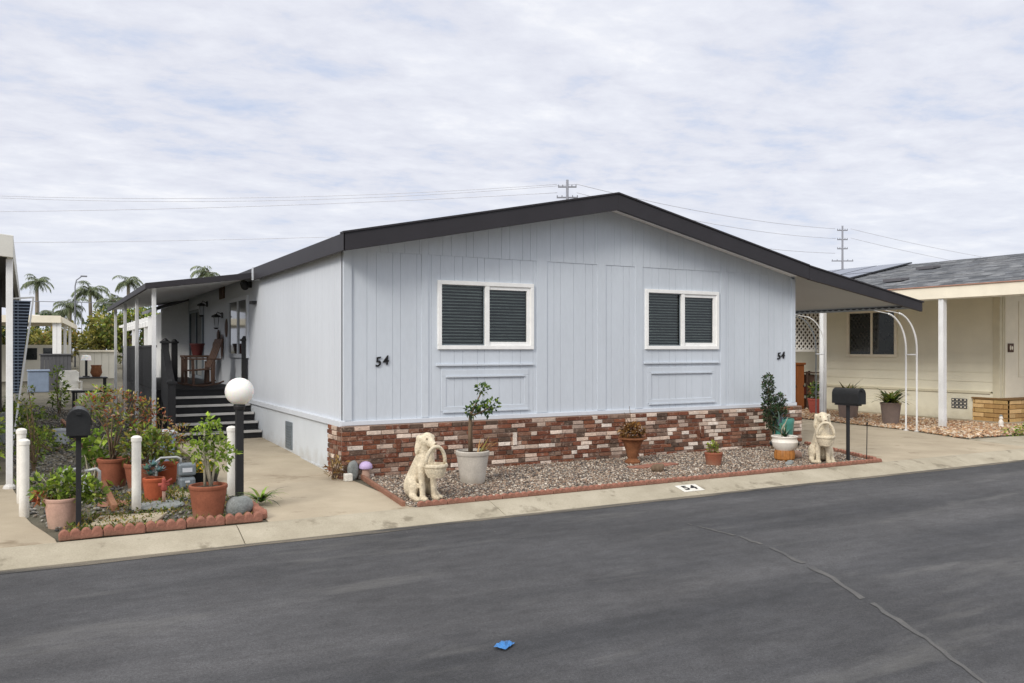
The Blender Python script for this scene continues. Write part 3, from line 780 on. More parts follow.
# ---------------- carport awning on the right
aw = thing('carport_awning', 'grey carport awning carried on from the right roof slope', 'awning', (7.24,0,0))
ox = -7.24
def az(x): return 2.757 - (x - 7.2) * .177
q = MB(); q.xz([(7.27+ox,az(7.27)-.035),(9.84+ox,az(9.84)-.035),(9.84+ox,az(9.84)-.005),(7.27+ox,az(7.27)-.005)], -.35, 2.6)
panel = q.build('roof_panel', M['awning'], aw)
q = MB(); q.xz([(7.204+ox,az(7.204)+.008),(9.90+ox,az(9.90)+.008),(9.90+ox,az(9.90)-.145),(7.204+ox,az(7.204)-.19)], -.405, -.357)
q.build('fascia', M['fascia'], aw, bevel=.004)
q = MB(); q.xz([(7.204+ox,az(7.204)+.030),(9.92+ox,az(9.92)+.030),(9.92+ox,az(9.92)+.009),(7.204+ox,az(7.204)+.009)], -.42, -.30); q.build('drip_edge', M['fascia'], aw)
q = MB(); n = 22; q.bx(9.845+ox, 9.862+ox, -.35, 2.6, 2.185, 2.285); q.build('valance', M['awning'], aw)
q = MB(); poly = [(-.34 + 2.93*k/(n*6), 2.232 - .022*abs(math.sin(PI*k/6))) for k in range(n*6+1)] + [(2.59,2.238),(-.34,2.238)]
q.yz(poly, 9.838+ox, 9.844+ox); q.build('scalloped_edge', M['alu'], aw)
for y, pr_ in ((.36,.016), (2.43,.011)):
    for dy in (0,.22):
        q = MB(); yy = y + dy
        pts = [(10.82+ox,yy,0),(10.82+ox,yy,1.50)]
        for k in range(1, 11):
            a = PI/2*.86 * k/10; pts.append((10.82-.62+.62*math.cos(a)+ox, yy, 1.50+.66*math.sin(a)))
        q.tube(pts, pr_, 10); q.tube([pts[-1],(9.864+ox,yy,2.20)], .006, 6); q.lathe([(.045,0),(.045,.012),(.022,.02)], (10.82+ox,yy,.009), 12)
        leg = q.build('awning_support', M['white_metal'], aw, smooth=True, angle=40)
    if pr_ < .015: leg.data.materials[0] = M['grey_metal']
    q = MB(); q.tube([(10.82+ox,y,1.40),(10.82+ox,y+.22,1.40)], .012, 8); q.build('rung', M['white_metal'], leg, smooth=True)
# ================================================================== NEIGHBOUR ON THE RIGHT
nb = thing('neighbour_house', 'cream neighbouring house with grey shingle roof and solar panels', 'house', (14.1,0,0))
ox = -14.1
w = MB(); holes = [(3.25,4.5,1.38,2.38)]
def lap(mb, y0, y1, z0, z1):
    z = z0
    while z < z1 - .001:
        zt = min(z + .2, z1)
        mb.add([(14.085+ox,y0,z),(14.085+ox,y1,z),(14.10+ox,y1,zt),(14.10+ox,y0,zt)], [(0,1,2,3)])
        mb.add([(14.085+ox,y0,z),(14.085+ox,y1,z),(14.10+ox,y1,z),(14.10+ox,y0,z)], [(3,2,1,0)]); z = zt
for y0, y1, z0, z1 in ((.84,3.25,.62,2.75),(4.5,14,.62,2.75),(3.25,4.5,.62,1.38),(3.25,4.5,2.38,2.75)): lap(w, y0, y1, z0, z1)
w.build('wall', M['cream'], nb, fix=False)
w = MB(); w.bx(14.08+ox,14.15+ox,.84,14,.0,.58); w.build('skirting', M['cream'], nb)
w = MB(); w.bx(14.05+ox,14.14+ox,1.0,14,.575,.625); w.build('belt_trim', M['tantrim'], nb)
w = MB(); w.bx(14.07+ox,14.16+ox,.80,.95,.45,2.75); w.bx(14.162+ox,14.22+ox,.79,.90,.45,2.75); w.build('corner_trim', M['tantrim'], nb, bevel=.004)
w = MB(); w.bx(14.2+ox,24+ox,.84,.95,0,2.8); w.build('wall', M['creamtrim'], nb)
c = MB(); c.bx(14.35+ox,24+ox,1.0,14,.1,2.6); c.build('interior_core', M['dark'], nb)
w = MB(); 
for a, b, cc, d in ((3.18,4.57,2.36,2.42),(3.18,4.57,1.32,1.38),(3.18,3.25,1.38,2.36),(4.5,4.57,1.38,2.36)): w.bx(14.05+ox,14.11+ox,a,b,cc,d)
w.bx(14.07+ox,14.11+ox,3.85,3.9,1.38,2.36); fr = w.build('window', M['creamtrim'], nb, bevel=.004)
p = MB(); p.bx(14.10+ox,14.108+ox,3.25,3.85,1.38,2.36); p.bx(14.094+ox,14.102+ox,3.9,4.5,1.38,2.36); p.build('pane', M['darkpane'], fr)
# white door panel at the right frame edge with a mail slot plaque
d = MB(); d.bx(14.26+ox,15.6+ox,.80,.838,.46,2.6); d.bx(14.72+ox,14.75+ox,.785,.8,.95,2.5); d.bx(14.72+ox,15.5+ox,.785,.8,.92,.95); dr = d.build('door_panel', M['creamtrim'], nb, bevel=.004)
d = MB(); d.bx(14.34+ox,14.52+ox,.775,.80,1.44,1.62); pq = d.build('name_plaque', M['darkwood'], dr, bevel=.004)
d = MB(); d.ell((14.40+ox,.772,1.53),(.028,.006,.05)); d.ell((14.465+ox,.772,1.525),(.024,.006,.04)); d.build('plaque_figure', M['creamtrim'], pq, smooth=True)
# decorative vent: pierced block
d = MB()
for i_ in range(4):
    for j in range(3):
        cy, cz = 1.54+i_*.09, .27+j*.075
        d.bx(14.06+ox,14.08+ox,cy-.038,cy+.038,cz-.03,cz+.03)
vv = d.build('vent_grille', M['darkgrey'], nb)
for i_ in range(4):
    for j in range(3):
        d = MB(); d.ell((14.058+ox,1.54+i_*.09,.27+j*.075),(.006,.02,.016)); d.build('grille_boss', M['creamtrim'], vv, smooth=True)
# roof: individual shingle courses
rfm = MB(); SL = .212; X0, X1 = 11.86, 16.6; courses = 30
def rz_(x): return 2.70 + (x - 11.9) * SL
for k in range(courses):
    xa = X0 + (X1-X0)*k/courses; xb = X0 + (X1-X0)*(k+1)/courses; y = -1.55 - R.uniform(0,.3)
    while y < 14:
        l = R.uniform(.18,.38); y1 = min(y + l, 14); t_ = R.uniform(.006,.016)
        cs = R.uniform(.82,1.16); cc = tuple(q*cs for q in R.choice(pal((116,119,123),(104,107,112),(126,128,131),(96,99,104))))
        a = max(y,-1.55)
        if y1 > a + .01:
            za, zb = rz_(xa), rz_(xb)
            rfm.add([(xa+ox,a,za+t_),(xa+ox,y1,za+t_),(xb+ox,y1,zb+.002),(xb+ox,a,zb+.002),(xa+ox,a,za-.01),(xa+ox,y1,za-.01)], [(0,3,2,1),(0,1,5,4)], cc)
        y = y1
roof2 = rfm.build('roof', M['shingle'], nb, fix=False)
q = MB(); q.xz([(X0+ox,rz_(X0)-.06),(X1+ox,rz_(X1)-.06),(X1+ox,rz_(X1)-.012),(X0+ox,rz_(X0)-.012)], -1.5, 14); q.xz([(X1+.01+ox,rz_(X1)-.07),(21+ox,rz_(X1)-1.0),(21+ox,rz_(X1)-.95),(X1+.01+ox,rz_(X1)-.012)], -1.5, 14); q.build('roof_deck', M['creamtrim'], roof2)
q = MB(); q.bx(11.83+ox,11.88+ox,-1.56,14,2.46,2.685); q.build('fascia', M['creamtrim'], roof2, bevel=.005)
q = MB(); q.bx(11.80+ox,11.90+ox,-1.58,14,2.687,2.705); q.build('drip_edge', pmat('rusty_flashing', lin(170,130,112), .7, var=.25, vscale=7), roof2)
q = MB(); q.xz([(11.885+ox,2.44),(14.08+ox,2.60),(14.08+ox,2.64),(11.885+ox,2.48)], -1.5, 14); q.build('soffit', M['creamtrim'], roof2)
for vx, vy in ((15.0,3.05),(13.12,2.5)):
    q = MB(); z = rz_(vx); q.xz([(vx-.15+ox,rz_(vx-.15)+.03),(vx+.15+ox,rz_(vx+.15)+.02),(vx+.15+ox,rz_(vx+.15)+.06),(vx-.15+ox,rz_(vx-.15)+.10)], vy-.22, vy+.22); q.build('roof_vent', M['dripedge'], roof2, bevel=.006)
sp = None
for i_ in range(4):
    for j in range(2):
        y0 = 4.55 + i_*1.04; xa = 13.45 + j*1.55
        q = MB(); q.xz([(xa+ox,rz_(xa)+.03),(xa+1.5+ox,rz_(xa+1.5)+.03),(xa+1.5+ox,rz_(xa+1.5)+.065),(xa+ox,rz_(xa)+.065)], y0, y0+1.0); pn = q.build('solar_panel', M['alu'], roof2)
        q = MB(); q.xz([(xa+.03+ox,rz_(xa+.03)+.066),(xa+1.47+ox,rz_(xa+1.47)+.066),(xa+1.47+ox,rz_(xa+1.47)+.069),(xa+.03+ox,rz_(xa+.03)+.069)], y0+.03, y0+.97); q.build('solar_cell', M['solar'], pn)
for y in (.6, 3.42, 6.8):
    q = MB(); q.bx(11.87+ox,11.97+ox,y-.05,y+.05,.0,2.46)
    for s_ in (-.035,.035): q.bx(11.858+ox,11.862+ox,y+s_-.012,y+s_+.012,.02,2.45)
    q.bx(11.83+ox,12.01+ox,y-.08,y+.08,0,.03); q.build('roof_post', M['white_metal'], nb, bevel=.004)
# tan slump-block planter at the wall corner
pl = thing('block_planter', 'tan slump block planter at the corner of the cream house', 'planter', (14.02,.62,0))
pb = MB(); 
TB = pal((190,158,106),(178,142,92),(200,168,120),(168,134,88))
def trow(fn, L, z0, z1, off):
    p = -off
    while p < L:
        a, b = max(0,p), min(L, p+.4)
        if b - a > .03: s = R.uniform(.85,1.12); fn(a+.006, b-.006, z0+.006, z1-.006, R.uniform(0,.008), tuple(q*s for q in R.choice(TB)))
        p += .4
for r in range(5):
    z0 = r*.093
    trow(lambda a,b,z,zt,o,c: pb.bx(-.0+.04+a-.04, b, .17-.10-o, .17, z, zt, c) if False else pb.bx(.06+a, .06+b, -.02-o, .1, z, zt, c), 4.0, z0, z0+.093, (r%2)*.2)
    trow(lambda a,b,z,zt,o,c: pb.bx(-.0-o, .12, .0+a-.016, .0+b-.016, z, zt, c), .75, z0, z0+.093, (r%2)*.2+.1)
bp_ = pb.build('block_wall', M['tanbrick'], pl, bevel=.006, seg=1)
q = MB(); q.bx(.01,4.05,-.01,.72,0,.455); q.build('mortar', M['tanmortar'], bp_)
q = MB(); q.bx(-.03,4.1,-.05,.74,.466,.50); q.build('cap', M['tanmortar'], pl, bevel=.006)

# lattice, cabinet, shelf and red pot at the back of the carport
lt = thing('garden_lattice', 'white diagonal lattice hung at the back of the carport', 'lattice', (13.6,5.0,0))
q = MB(); xa, xb, za, zb = -1.1, .06, 1.50, 2.42
def clipline(x0, z0, s):
    pts = []
    for t in (xa, xb): 
        z = z0 + s*(t - x0)
        if za <= z <= zb: pts.append((t, z))
    for z in (za, zb):
        t = x0 + (z - z0)/s
        if xa < t < xb: pts.append((t, z))
    return pts[:2] if len(pts) >= 2 else None
for k in range(-14, 26):
    for s, yy in ((1,.0),(-1,.014)):
        p = clipline(xa + k*.14, za if s > 0 else za, s)
        if p: q.beam((p[0][0],yy,p[0][1]),(p[1][0],yy,p[1][1]),.036,.012,up=(0,1,0))
q.build('lattice', M['trim'], lt)
q = MB(); q.bx(xa,xb,.06,.075,za,zb); q.build('shade_backing', M['darkwood'], lt)  # dark sheet added for the carport shade seen through the lattice
q = MB(); q.bx(xa,xb,-.03,.04,zb,zb+.06); q.bx(xa,xb,-.03,.04,za-.06,za); q.bx(xa-.06,xa,-.03,.04,za-.06,zb+.06); q.bx(xb,xb+.06,-.03,.04,za-.06,zb+.06); q.build('frame', M['trim'], lt)
cb = thing('storage_cabinet', 'tall orange brown wooden cabinet at the back of the carport', 'cabinet', (13.1,5.15,0))
q = MB(); q.bx(-.42,.15,0,.5,.06,1.12); q.bx(-.45,.18,-.03,.53,1.12,1.17); q.bx(-.40,.13,.02,.5,0,.06); q.build('carcass', M['cabinet'], cb, bevel=.006)
for a, b in ((-.40,-.14),(-.12,.13)):
    q = MB(); q.bx(a,b,-.018,-.002,.1,1.08); dd = q.build('door', M['cabinet'], cb, bevel=.005)
    q = MB(); q.ell((b-.03,-.03,.6),(.012,.014,.03)); q.build('handle', M['black_metal'], dd, smooth=True)
sh = thing('shelf_rack', 'dark storage rack with clutter beside the orange cabinet', 'rack', (13.72,5.25,0))
for z in (.05,.35,.65,.9): q = MB(); q.bx(-.25,.25,0,.4,z,z+.025); q.build('shelf', M['darkwood'], sh)
q = MB()
for sx in (-.24,.24): q.bx(sx-.02,sx+.02,0,.04,0,.95); q.bx(sx-.02,sx+.02,.36,.4,0,.95)
q.build('frame', M['darkwood'], sh)
for (a, b, z, c_) in ((-.2,-.02,.376,'redpaint'),(.03,.2,.376,'darkgrey'),(-.18,.1,.676,'darkwood'),(-.2,.15,.076,'rust_clay')):
    q = MB(); q.bx(a,b,.08,.33,0,.19); tag(q.build('storage_box', M[c_], bevel=.01), {'redpaint':'reddish box on the middle shelf of the dark rack','darkgrey':'grey box on the middle shelf of the dark rack','darkwood':'dark brown box on the upper shelf of the dark rack','rust_clay':'wide brown box on the bottom shelf of the dark rack'}[c_], 'box', 'boxes stored on the rack').location = (13.72,5.25,z)

# ================================================================== POTS, PLANTS, ORNAMENTS
def potmesh(rt, h, rb=None, rim=.03, wob=0, n=28):
    rb = rb or rt*.72
    return [(rb*.3,0),(rb,0),(rb+(rt-rb)*.82,h-rim),(rt-.004,h-rim),(rt,h-rim+.006),(rt,h-.006),(rt-.006,h),(rt-.022,h),(rt-.026,h-.03),(rb*.8,h-.035)]
def pot(name, label, mat, loc, rt, h, rb=None, rim=.03, ribs=0):
    t = thing(name, label, 'flower pot', loc)
    q = MB(); q.lathe(potmesh(rt,h,rb,rim), n=max(28, ribs*2), wob=.012 if ribs else 0); q.build('pot', M[mat], t, smooth=True, angle=35)
    q = MB(); q.ell((0,0,h-.032),(rt-.028,rt-.028,.018)); q.build('soil', M['soil'], t, smooth=True)
    return t
def plant(name, label, loc, cat='plant', group=None): return thing(name, label, cat, loc, 0, group)
def stems(mb, base, tips, r):
    for tp in tips:
        b = Vector(base) + Vector((R.uniform(-.03,.03), R.uniform(-.03,.03), 0)); t_ = Vector(tp)
        m_ = (b + t_)/2 + Vector((R.uniform(-.04,.04), R.uniform(-.04,.04), .02))
        mb.tube([b, m_, t_], [r, r*.8, r*.4], 6)
    return mb

# --- urn with small tree (x=1.17)
pot('stone_urn', 'pale grey rimmed planter with a small pruned tree on the gravel', 'urnstone', (1.17,-1.02,.01), .19, .36, .135, .05)
t = plant('potted_tree', 'small pruned tree with three leafy tufts growing in the grey planter', (1.17,-1.02,.34))
q = MB(); q.tube([(-.03,0,0),(-.035,0,.25),(-.025,0,.44),(.03,.01,.52),(.11,0,.68)], [.024,.022,.02,.012,.007], 8); q.tube([(-.02,0,.42),(.08,-.02,.45),(.22,-.01,.51)], [.013,.01,.006], 7); q.tube([(.0,.02,0),(-.0,.03,.3)], [.014,.012], 6); q.build('trunk', M['bark'], t, smooth=True)
q = MB(); leaves(q, [(.12,0,.71,.065),(-.01,0,.47,.07),(.02,0,.53,.05),(.15,-.02,.50,.075),(.25,0,.53,.075)], 330, .05, DARKG+GREEN[:2], .6); q.build('crown', M['leaf'], t, fix=False)
t = plant('dry_weed', 'dry yellow weed drooping over the rim of the grey planter', (1.25,-1.06,.34))
q = MB()
for k in range(26): a = R.uniform(-1.2,1.4); blade(q, (R.uniform(-.05,.05),R.uniform(-.05,.05),0), (math.cos(a),R.uniform(-.5,.5),R.uniform(.5,1.4)), R.uniform(.12,.28), .014, tuple(c*R.uniform(.7,1.1) for c in R.choice(DRY+OLIVE[:1])))
q.build('foliage', M['leaf'], t, fix=False)
# --- pedestal urn with dead plant
t = thing('pedestal_urn', 'rusty brown urn on a narrow foot in front of the brick skirting', 'urn', (3.69,-.62,.01))
q = MB(); q.lathe([(.10,0),(.105,.03),(.06,.07),(.07,.10),(.085,.16),(.12,.27),(.15,.31),(.19,.325),(.19,.345),(.165,.345),(.12,.31),(.05,.3)], n=28); q.build('bowl', M['rust_clay'], t, smooth=True, angle=40)
t = plant('withered_plant', 'withered brown plant in the rusty pedestal urn', (3.69,-.62,.34))
q = MB(); leaves(q, [(0,0,.08,.13),(-.08,0,.1,.09),(.08,0,.11,.09)], 340, .06, pal((150,104,52),(120,80,44),(168,128,70),(98,70,40)), .5); q.build('foliage', M['leaf'], t, fix=False)
q = MB(); stems(q, (0,0,0), [(-.05,0,.42),(-.12,.02,.34),(.06,0,.25)], .006); q.build('stem', M['bark'], t)
q = MB(); 
for k in range(5): q.box((R.uniform(-.35,.35),R.uniform(-.06,.06),.022+R.uniform(0,.004)), (R.uniform(.18,.3),.13,.03), Matrix.Rotation(R.uniform(-.3,.3),3,'Z'))
tag(q.build('flagstone', M['edging'], bevel=.008), 'flat reddish flagstones lying in gravel before the pedestal urn', 'flagstone').location = (3.65,-1.02,.0)
q = MB(); q.ell((0,0,.04),(.085,.055,.06)); q.ell((.06,0,.07),(.035,.03,.035)); q.ell((-.05,.0,.05),(.05,.04,.05)); tag(fuse(q,.012,3).build('dark_stone', M['bark'], smooth=True), 'small dark stone on the gravel below the pedestal urn', 'stone').location = (3.5,-1.38,.01)
# --- small terracotta pot
pot('small_pot', 'small terracotta pot with a little green plant by the kerb side gravel', 'terracotta', (4.49,-1.27,.01), .115, .17, .09, .035)
t = plant('seedling', 'pale green seedling in the small terracotta pot on the gravel', (4.49,-1.27,.15))
q = MB(); leaves(q, [(0,0,.06,.06),(-.03,0,.12,.05),(.04,0,.1,.05)], 110, .05, LIME+OLIVE, .4, up=.8); q.build('foliage', M['leaf'], t, fix=False)
# --- white belly pot with amber foot and tall plants behind
t = thing('belly_pot', 'white bellied ceramic pot with dark handles and amber base', 'flower pot', (5.66,-1.36,.01)).scale = (.86,.86,.95)
t = bpy.data.objects['belly_pot']
q = MB(); q.lathe([(.03,.145),(.13,.15),(.19,.21),(.205,.265),(.185,.305),(.19,.325),(.205,.34),(.2,.35),(.175,.345),(.165,.31),(.05,.3)], n=32); q.build('bowl', M['ceramic'], t, smooth=True, angle=40)
q = MB(); q.lathe([(.12,0),(.15,.03),(.155,.11),(.14,.15),(.03,.15)], n=32, wob=.03); q.build('foot', M['amber'], t, smooth=True, angle=40)
for a in (-.55,PI-.55): q = MB(); q.ell((.2*math.cos(a),.2*math.sin(a),.24),(.03,.03,.035)); q.build('handle', M['black_metal'], t, smooth=True)
q = MB(); q.ell((0,0,.305),(.16,.16,.02)); q.build('soil', M['soil'], t, smooth=True)
t = plant('climbing_plant', 'tall dark climbing plant against the right end of the brick skirting', (6.42,-.42,.0)); t.scale = (.8,.8,.94)
q = MB(); stems(q, (0,0,0), [(-.1,0,1.0),(-.05,.05,.9),(.1,-.05,.75),(-.12,0,1.2)], .012); q.build('stem', M['bark'], t)
q = MB(); leaves(q, [(-.13,0,1.13,.09),(-.12,0,1.0,.11),(-.11,0,.85,.11),(-.13,0,.7,.11),(-.08,0,.55,.12),(.0,0,.4,.10),(.12,-.05,.80,.10),(.19,-.05,.66,.09),(.05,-.03,.6,.11)], 2300, .05, DARKG+pal((84,96,74),(62,76,58),(104,84,72)), .45, shell=.2)
for k in range(34):
    a = R.uniform(0,2*PI); blade(q, (.1+R.uniform(-.05,.05),-.06,.35), (math.cos(a)*.6,math.sin(a)*.6,R.uniform(.7,1.4)), R.uniform(.35,.6), .03, tuple(c*R.uniform(.6,1.1) for c in R.choice(DARKG+BLUEG)), bend=1.1)
q.build('crown', M['leaf'], t, fix=False)
t = thing('teal_pot', 'teal glazed pot behind the white bellied pot by the brick', 'flower pot', (6.62,-.40,.01))
q = MB(); q.lathe([(.05,0),(.11,.0),(.16,.2),(.175,.38),(.185,.44),(.175,.46),(.16,.44),(.15,.40),(.04,.38)], n=28); q.build('pot', M['teal'], t, smooth=True, angle=40)
q = MB(); q.ell((0,0,.40),(.14,.14,.02)); q.build('soil', M['soil'], t, smooth=True)
t = plant('succulent_rosette', 'grey green spiky succulent above the white bellied pot', (5.69,-1.34,.30))
q = MB(); stems(q, (0,0,0), [(-.02,0,.2),(.05,0,.28)], .01)
q.build('stem', M['palebark'], t)
q = MB()
for k in range(30):
    a = R.uniform(0,2*PI); blade(q, (0,0,.02), (math.cos(a),math.sin(a),R.uniform(.5,1.8)), R.uniform(.12,.3), .022, tuple(c*R.uniform(.5,.9) for c in R.choice(BLUEG+DARKG)), bend=.7)
q.build('foliage', M['leaf'], t, fix=False)
# stones round the right statue
def stone(name, label, loc, s, mat='rock', seed=0, group=None):
    q = MB(); rr = random.Random(seed)
    for k in range(4): q.ell((rr.uniform(-.3,.3)*s[0],rr.uniform(-.3,.3)*s[1],s[2]*rr.uniform(.35,.6)),(s[0]*rr.uniform(.6,.8),s[1]*rr.uniform(.6,.8),s[2]*rr.uniform(.5,.6)))
    o = fuse(q, min(s)*.14, 2).build(name, M[mat], smooth=True)
    o.location = loc; return tag(o, label, 'stone', group)
stone('garden_stone', 'rounded pale pink stone right of the white bellied pot', (5.98,-1.28,.0), (.085,.08,.11), 'dusty_clay', 3)
for k, (x, y, l) in enumerate(((5.35,-1.7,'grey cobble left of the right dog statue nearest the kerb'),(5.5,-1.62,'small grey cobble just left of the right dog statue'),(6.08,-1.55,'grey cobble right behind the right dog statue'))):
    stone('cobble', l, (x,y,.0), (.06,.05,.05), 'rock', 10+k, 'cobbles around the right statue')

# --- dog statues holding baskets
def dog():
    t = thing('dog_statue', 'cream stone sitting dog statue in profile at the left end of gravel', 'statue', (.27,-1.72,.01), math.radians(-84))
    q = MB()
    def cap(a, b, r0, r1, n=12):
        a = Vector(a); b = Vector(b)
        for k in range(n):
            u = k/(n-1); r = r0*(1-u)+r1*u; q.ell(a*(1-u)+b*u, (r,r,r), nu=12, nv=8)
    q.ell((-.12,0,.13),(.15,.13,.13)); cap((-.11,0,.17),(.05,0,.42),.125,.095); q.ell((.07,0,.37),(.085,.09,.13))
    cap((.05,0,.45),(.08,0,.56),.085,.07); q.ell((.09,0,.595),(.095,.078,.072)); q.ell((.10,0,.63),(.06,.06,.045))
    cap((.13,0,.585),(.225,0,.555),.05,.036,5); q.ell((.225,0,.535),(.035,.03,.022)); q.ell((.255,0,.572),(.016,.02,.014))
    for s in (-1,1):
        rot = Matrix.Rotation(s*.18,3,'X')
        q.ell((.055,s*.088,.545),(.04,.02,.095),rot); q.ell((.06,s*.075,.615),(.035,.03,.035))
        cap((.09,s*.065,.34),(.115,s*.062,.05),.042,.03); q.ell((.15,s*.065,.028),(.065,.036,.03))
        q.ell((-.05,s*.105,.13),(.125,.055,.11)); cap((.02,s*.125,.05),(.09,s*.125,.028),.04,.03,4); q.ell((.12,s*.125,.026),(.055,.036,.026))
        q.ell((.155,s*.045,.615),(.014,.012,.012))
    cap((-.24,0,.04),(-.22,.14,.03),.03,.025,5); cap((-.22,.14,.03),(-.08,.2,.025),.025,.015,5)
    body = fuse(q, .0095, 9).build('body', M['statue'], t, smooth=True)
    e = MB()
    for s in (-1,1): e.ell((.168,s*.046,.617),(.008,.009,.008))
    e.ell((.268,0,.574),(.008,.014,.009)); e.build('eye', M['bark'], body, smooth=True)
    k = MB(); k.lathe([(.03,.245),(.075,.25),(.098,.30),(.108,.345),(.118,.35),(.124,.365),(.118,.382),(.104,.384),(.098,.36),(.03,.33)], (.255,0,0), 28, wob=.02); bk_ = k.build('basket', M['statue'], t, smooth=True, angle=50)
    h = MB(); h.tube([(.255+.02*math.sin(PI*u/12),.108*math.cos(PI*u/12),.375+.175*math.sin(PI*u/12)) for u in range(13)], .018, 10); h.build('handle', M['statue'], bk_, smooth=True)
    return t
dg1 = dog()
dup(dg1, 'cream stone sitting dog statue facing the street beside the black mailbox', (5.93,-1.74,.01), math.radians(-128), scale=1.0)
pot('hidden_pot', 'reddish clay pot standing behind the left dog statue', 'terracotta', (.50,-1.35,.01), .09, .24, .075, .03)
# --- mushroom, lantern, tufts at the brick corner
t = thing('mushroom_ornament', 'lilac capped mushroom ornament at the left brick corner', 'ornament', (.22,-.16,0))
q = MB(); q.lathe([(.055,0),(.05,.05),(.035,.13),(.03,.16)], n=20); q.build('stalk', M['dusty_clay'], t, smooth=True)
q = MB(); q.lathe([(.02,.125),(.07,.125),(.078,.14),(.07,.175),(.045,.20),(.01,.21)], n=24); q.build('cap', M['purple'], t, smooth=True, angle=60)
stone('upright_stone', 'grey upright stone beside the lilac mushroom ornament', (.08,-.14,0), (.075,.05,.2), 'rock', 5)
q = MB(); q.bx(-.045,.045,-.035,.035,0,.085); tag(q.build('white_block', M['markwhite'], bevel=.008), 'small white block on the concrete at the brick corner', 'block').location = (-.02,-.25,.011)
t = plant('dry_shrub', 'dry orange brown twigs against the left brick corner', (-.12,-.02,.0))
q = MB(); stems(q, (0,0,0), [(R.uniform(-.09,.12),R.uniform(-.1,.03),R.uniform(.2,.42)) for k in range(9)], .006); q.build('stem', M['bark'], t)
q = MB(); leaves(q, [(0,-.04,.12,.1),(.06,-.04,.2,.08)], 120, .05, DRY, .4); q.build('foliage', M['leaf'], t, fix=False)

# --- bed edging on the right
ed = thing('edging_block', 'small red scalloped edging block along the gravel bed', 'edging', (0,0,0), 0, 'scalloped edging around the gravel bed')
def edgemesh(L, h0, h1, th, n):
    poly = [(-L/2,0)]
    for k in range(n*8+1): poly.append((-L/2 + L*k/(n*8), h0 + (h1-h0)*abs(math.sin(PI*k/8))**.7))
    poly.append((L/2,0)); q = MB(); q.xz(poly, -th/2, th/2); return q
edgemesh(.295,.03,.052,.05,4).build('block', M['edging'], ed, bevel=.006)
first = True
spots = [(.07+.3*k+.15, -2.075, 0) for k in range(22)]
a = Vector((6.7,-1.98)); b = Vector((7.42,-.12)); n_ = 6
spots += [((a+(b-a)*(k+.5)/n_).x, (a+(b-a)*(k+.5)/n_).y, math.atan2(b.y-a.y,b.x-a.x)) for k in range(n_)]
for (x, y, rz) in spots:
    o = ed if first else copy_tree(ed)
    o.location = (x,y+R.uniform(-.006,.006),.008); o.rotation_euler = (0,0,rz+R.uniform(-.02,.02)); first = False
q = MB(); q.beam((-.04,-2.0,.03),(.18,-.14,.03),.035,.055); tag(q.build('edging_board', pmat('red_brown_board', lin(136,98,80), .9, var=.2, vscale=8, bump=.3), bevel=.005), 'reddish brown edging board between walkway and gravel bed', 'edging')
# --- left bed edging
el = thing('edging_stone', 'terracotta coloured scalloped edging stone bordering the potted garden', 'edging', (0,0,0), 0, 'scalloped edging around the potted garden')
edgemesh(.312,.05,.085,.07,4).build('block', M['edging'], el, bevel=.012)
a = Vector((-2.93,-2.02)); b = Vector((-1.36,-1.99)); first = True
for k in range(5):
    o = el if first else copy_tree(el); p = a+(b-a)*(k+.5)/5; o.location = (p.x,p.y+R.uniform(-.01,.01),.005); o.rotation_euler = (R.uniform(-.06,.06),R.uniform(-.03,.03),R.uniform(-.03,.03)); first = False
for k in range(2):
    o = copy_tree(el); o.location = (-1.345,-1.80+.32*k,.005); o.rotation_euler = (0,0,PI/2+.05)

# --- mailboxes
def mailbox():
    t = thing('mailbox', 'black domed mailbox on a post between left garden pots', 'mailbox', (-2.775,-1.55,0), math.radians(-2))
    q = MB(); w_, h_ = .085, .13; poly = [(-w_,0),(w_,0)]
    for k in range(13): a = PI*k/12; poly.append((w_*math.cos(a), h_+.085*math.sin(a)))
    q.xz(poly, -.24, .24); bd = q.build('body', M['black_metal'], t, bevel=.006); bd.location = (0,0,.80)
    q = MB(); poly2 = [(x*1.05, z*1.03-.002) for x, z in poly]; q.xz(poly2, -.262, -.242); d = q.build('door', M['black_metal'], t, bevel=.004); d.location = (0,0,.80)
    q = MB(); q.bx(-.02,.02,-.285,-.262,.17,.19); q.build('handle', M['black_metal'], d)
    q = MB(); q.bx(.09,.097,.0,.03,.06,.2); q.bx(.09,.097,-.05,.03,.17,.2); f = q.build('flag', M['black_metal'], bd)
    q = MB(); q.bx(-.021,.021,-.021,.021,0,.775); q.bx(-.07,.07,-.2,.2,.776,.798); q.build('post', M['black_wood'], t, bevel=.004)
    return t
mb1 = mailbox()
mb2 = dup(mb1, 'black domed mailbox on a post beside the right dog statue', (6.37,-1.80,0), math.radians(0)); mb2.scale = (.88,.85,.97)
# thin marker stake
q = MB(); q.tube([(0,0,0),(.01,0,.5)], .006, 6); q.tube([(.01,0,.5),(.012,0,.53)], .012, 6); tag(q.build('marker_stake', M['black_metal']), 'thin dark stake in the gravel right of the right mailbox', 'stake').location = (6.55,-1.95,0)

# --- globe lamp post
t = thing('globe_lamp', 'white globe lamp on a square black post beside the walkway', 'lamp', (-1.325,-.83,0))
q = MB(); q.bx(-.036,.036,-.036,.036,0,.90); q.lathe([(.05,.90),(.06,.93),(.055,.955)], n=16); q.build('post', M['black_wood'], t, bevel=.005)
q = MB(); q.ell((0,0,1.082),(.139,.139,.137),nu=32,nv=20); q.build('globe', M['globe'], t, smooth=True)
